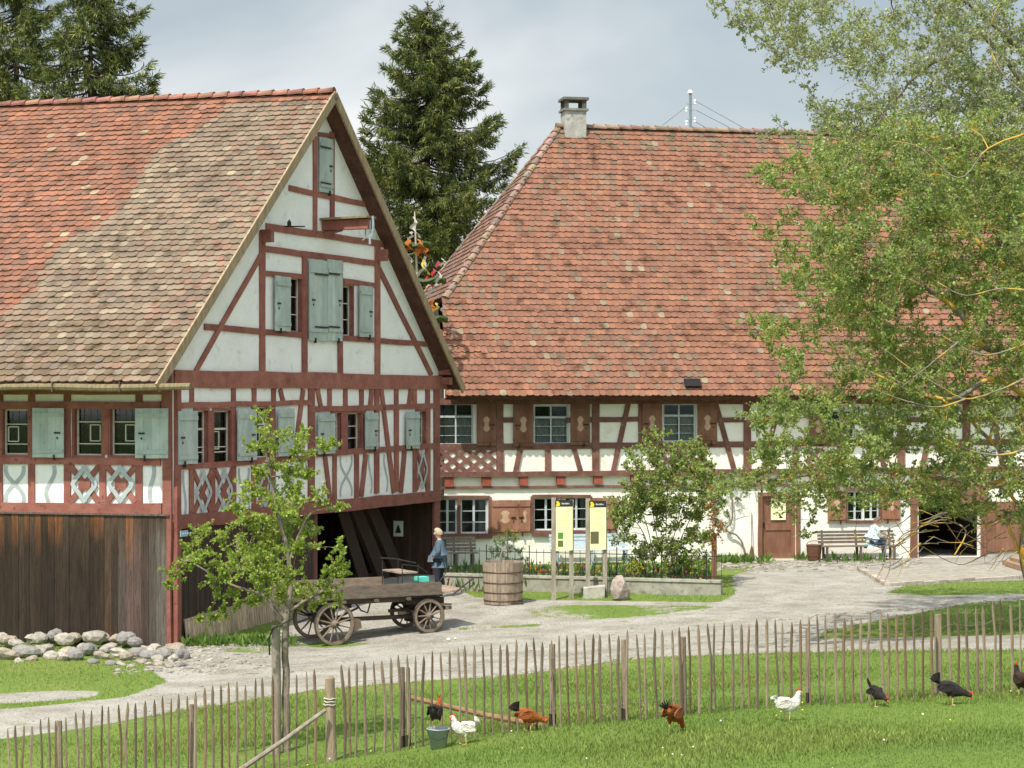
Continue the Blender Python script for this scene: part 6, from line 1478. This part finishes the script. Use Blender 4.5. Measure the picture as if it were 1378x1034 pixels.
def people():
    denim=mat('denim_jacket',(.06,.095,.135),(.11,.155,.20),scale=9,bump=.4,bscale=25,rough=.9,attr=False); navy=mat('navy_trousers',(.012,.018,.03),(.03,.038,.055),scale=7,bump=.3,bscale=20,rough=.9,attr=False); shoe=mat('dark_shoe',(.02,.018,.016),(.04,.035,.03),rough=.5,attr=False); hair=mat('grey_blond_hair',(.38,.30,.2),(.5,.42,.3),scale=40,bump=.4,bscale=60)
    g=gy(592,64.5); t=thing('person','standing person in a blue denim jacket and dark trousers behind the wagon, facing left','person',tuple(g))
    J=dict(pelvis=(0,0,.94),waist=(.02,0,1.08),chest=(.01,0,1.30),neck0=(.0,0,1.45),neck=(.03,0,1.52),head=(.055,0,1.63),
      shl=(0,.17,1.40),ell=(-.06,.23,1.15),wrl=(.12,.16,1.02),shr=(0,-.17,1.40),elr=(.02,-.22,1.14),wrr=(.20,-.12,1.00),
      hipl=(0,.09,.90),knl=(.03,.10,.48),anl=(0,.11,.09),tol=(.14,.12,.03),hipr=(0,-.09,.90),knr=(.02,-.10,.48),anr=(-.04,-.10,.09),tor=(.1,-.11,.03))
    person(t,g,(-1,.35),J,(denim,navy,shoe,hair))
    mb=MB(); p=g+Vector((-.24,-.14,1.0)); mb.hexa([p+Vector((x*.06*(1-.25*z),y*.04,z*.08)) for z in (-1,1) for x,y in ((-1,-1),(1,-1),(1,1),(-1,1))],(.16,.19,.22)); o=mb.build('shoulder_bag',cloth,None,own=True); tag(o,'small grey-blue bag held at the waist of the standing person','bag')
    patt=mat('patterned_shirt',(.18,.42,.45),(.75,.78,.76),scale=9,bump=.1,lo=.45,hi=.5,attr=False); jeans=mat('blue_jeans',(.03,.055,.10),(.06,.09,.15),scale=8,bump=.3,rough=.9,attr=False); dh=mat('brown_hair',(.12,.08,.05),(.2,.14,.09),scale=40,bump=.4)
    s=PR.uv(1165,745)[0]; b=PR.pt(s,0,.75); z=tz(b.x,b.y); g=Vector((b.x,b.y,z)); t=thing('person','seated person in a pale turquoise patterned shirt and jeans reading on the long bench','person',tuple(g)); U=(rd.x,rd.y)
    J=dict(pelvis=(-.12,0,.54),waist=(-.10,0,.68),chest=(-.04,0,.90),neck0=(.0,0,1.05),neck=(.03,0,1.11),head=(.08,0,1.20),
      shl=(-.03,.17,1.0),ell=(.05,.20,.76),wrl=(.24,.08,.72),shr=(-.03,-.17,1.0),elr=(.06,-.20,.76),wrr=(.25,-.06,.74),
      hipl=(-.10,.09,.52),knl=(.28,.08,.60),anl=(.30,.0,.16),tol=(.42,.0,.10),hipr=(-.10,-.09,.52),knr=(.30,-.05,.54),anr=(.26,-.08,.09),tor=(.39,-.08,.04))
    person(t,g,U,J,(patt,jeans,shoe,dh))
    mb=MB(); f=Vector((rd.x,rd.y,0)); l=Vector((-f.y,f.x,0)); p=g+f*.36+Vector((0,0,.78)); mb.hexa([p+f*x*.01+l*y*.14+Vector((0,0,z*.1))-f*z*.03 for z in (-1,1) for x,y in ((-1,-1),(1,-1),(1,1),(-1,1))],(.8,.78,.74)); o=mb.build('book',paper,None,own=True); tag(o,'open pale booklet held by the seated person','book')
people()
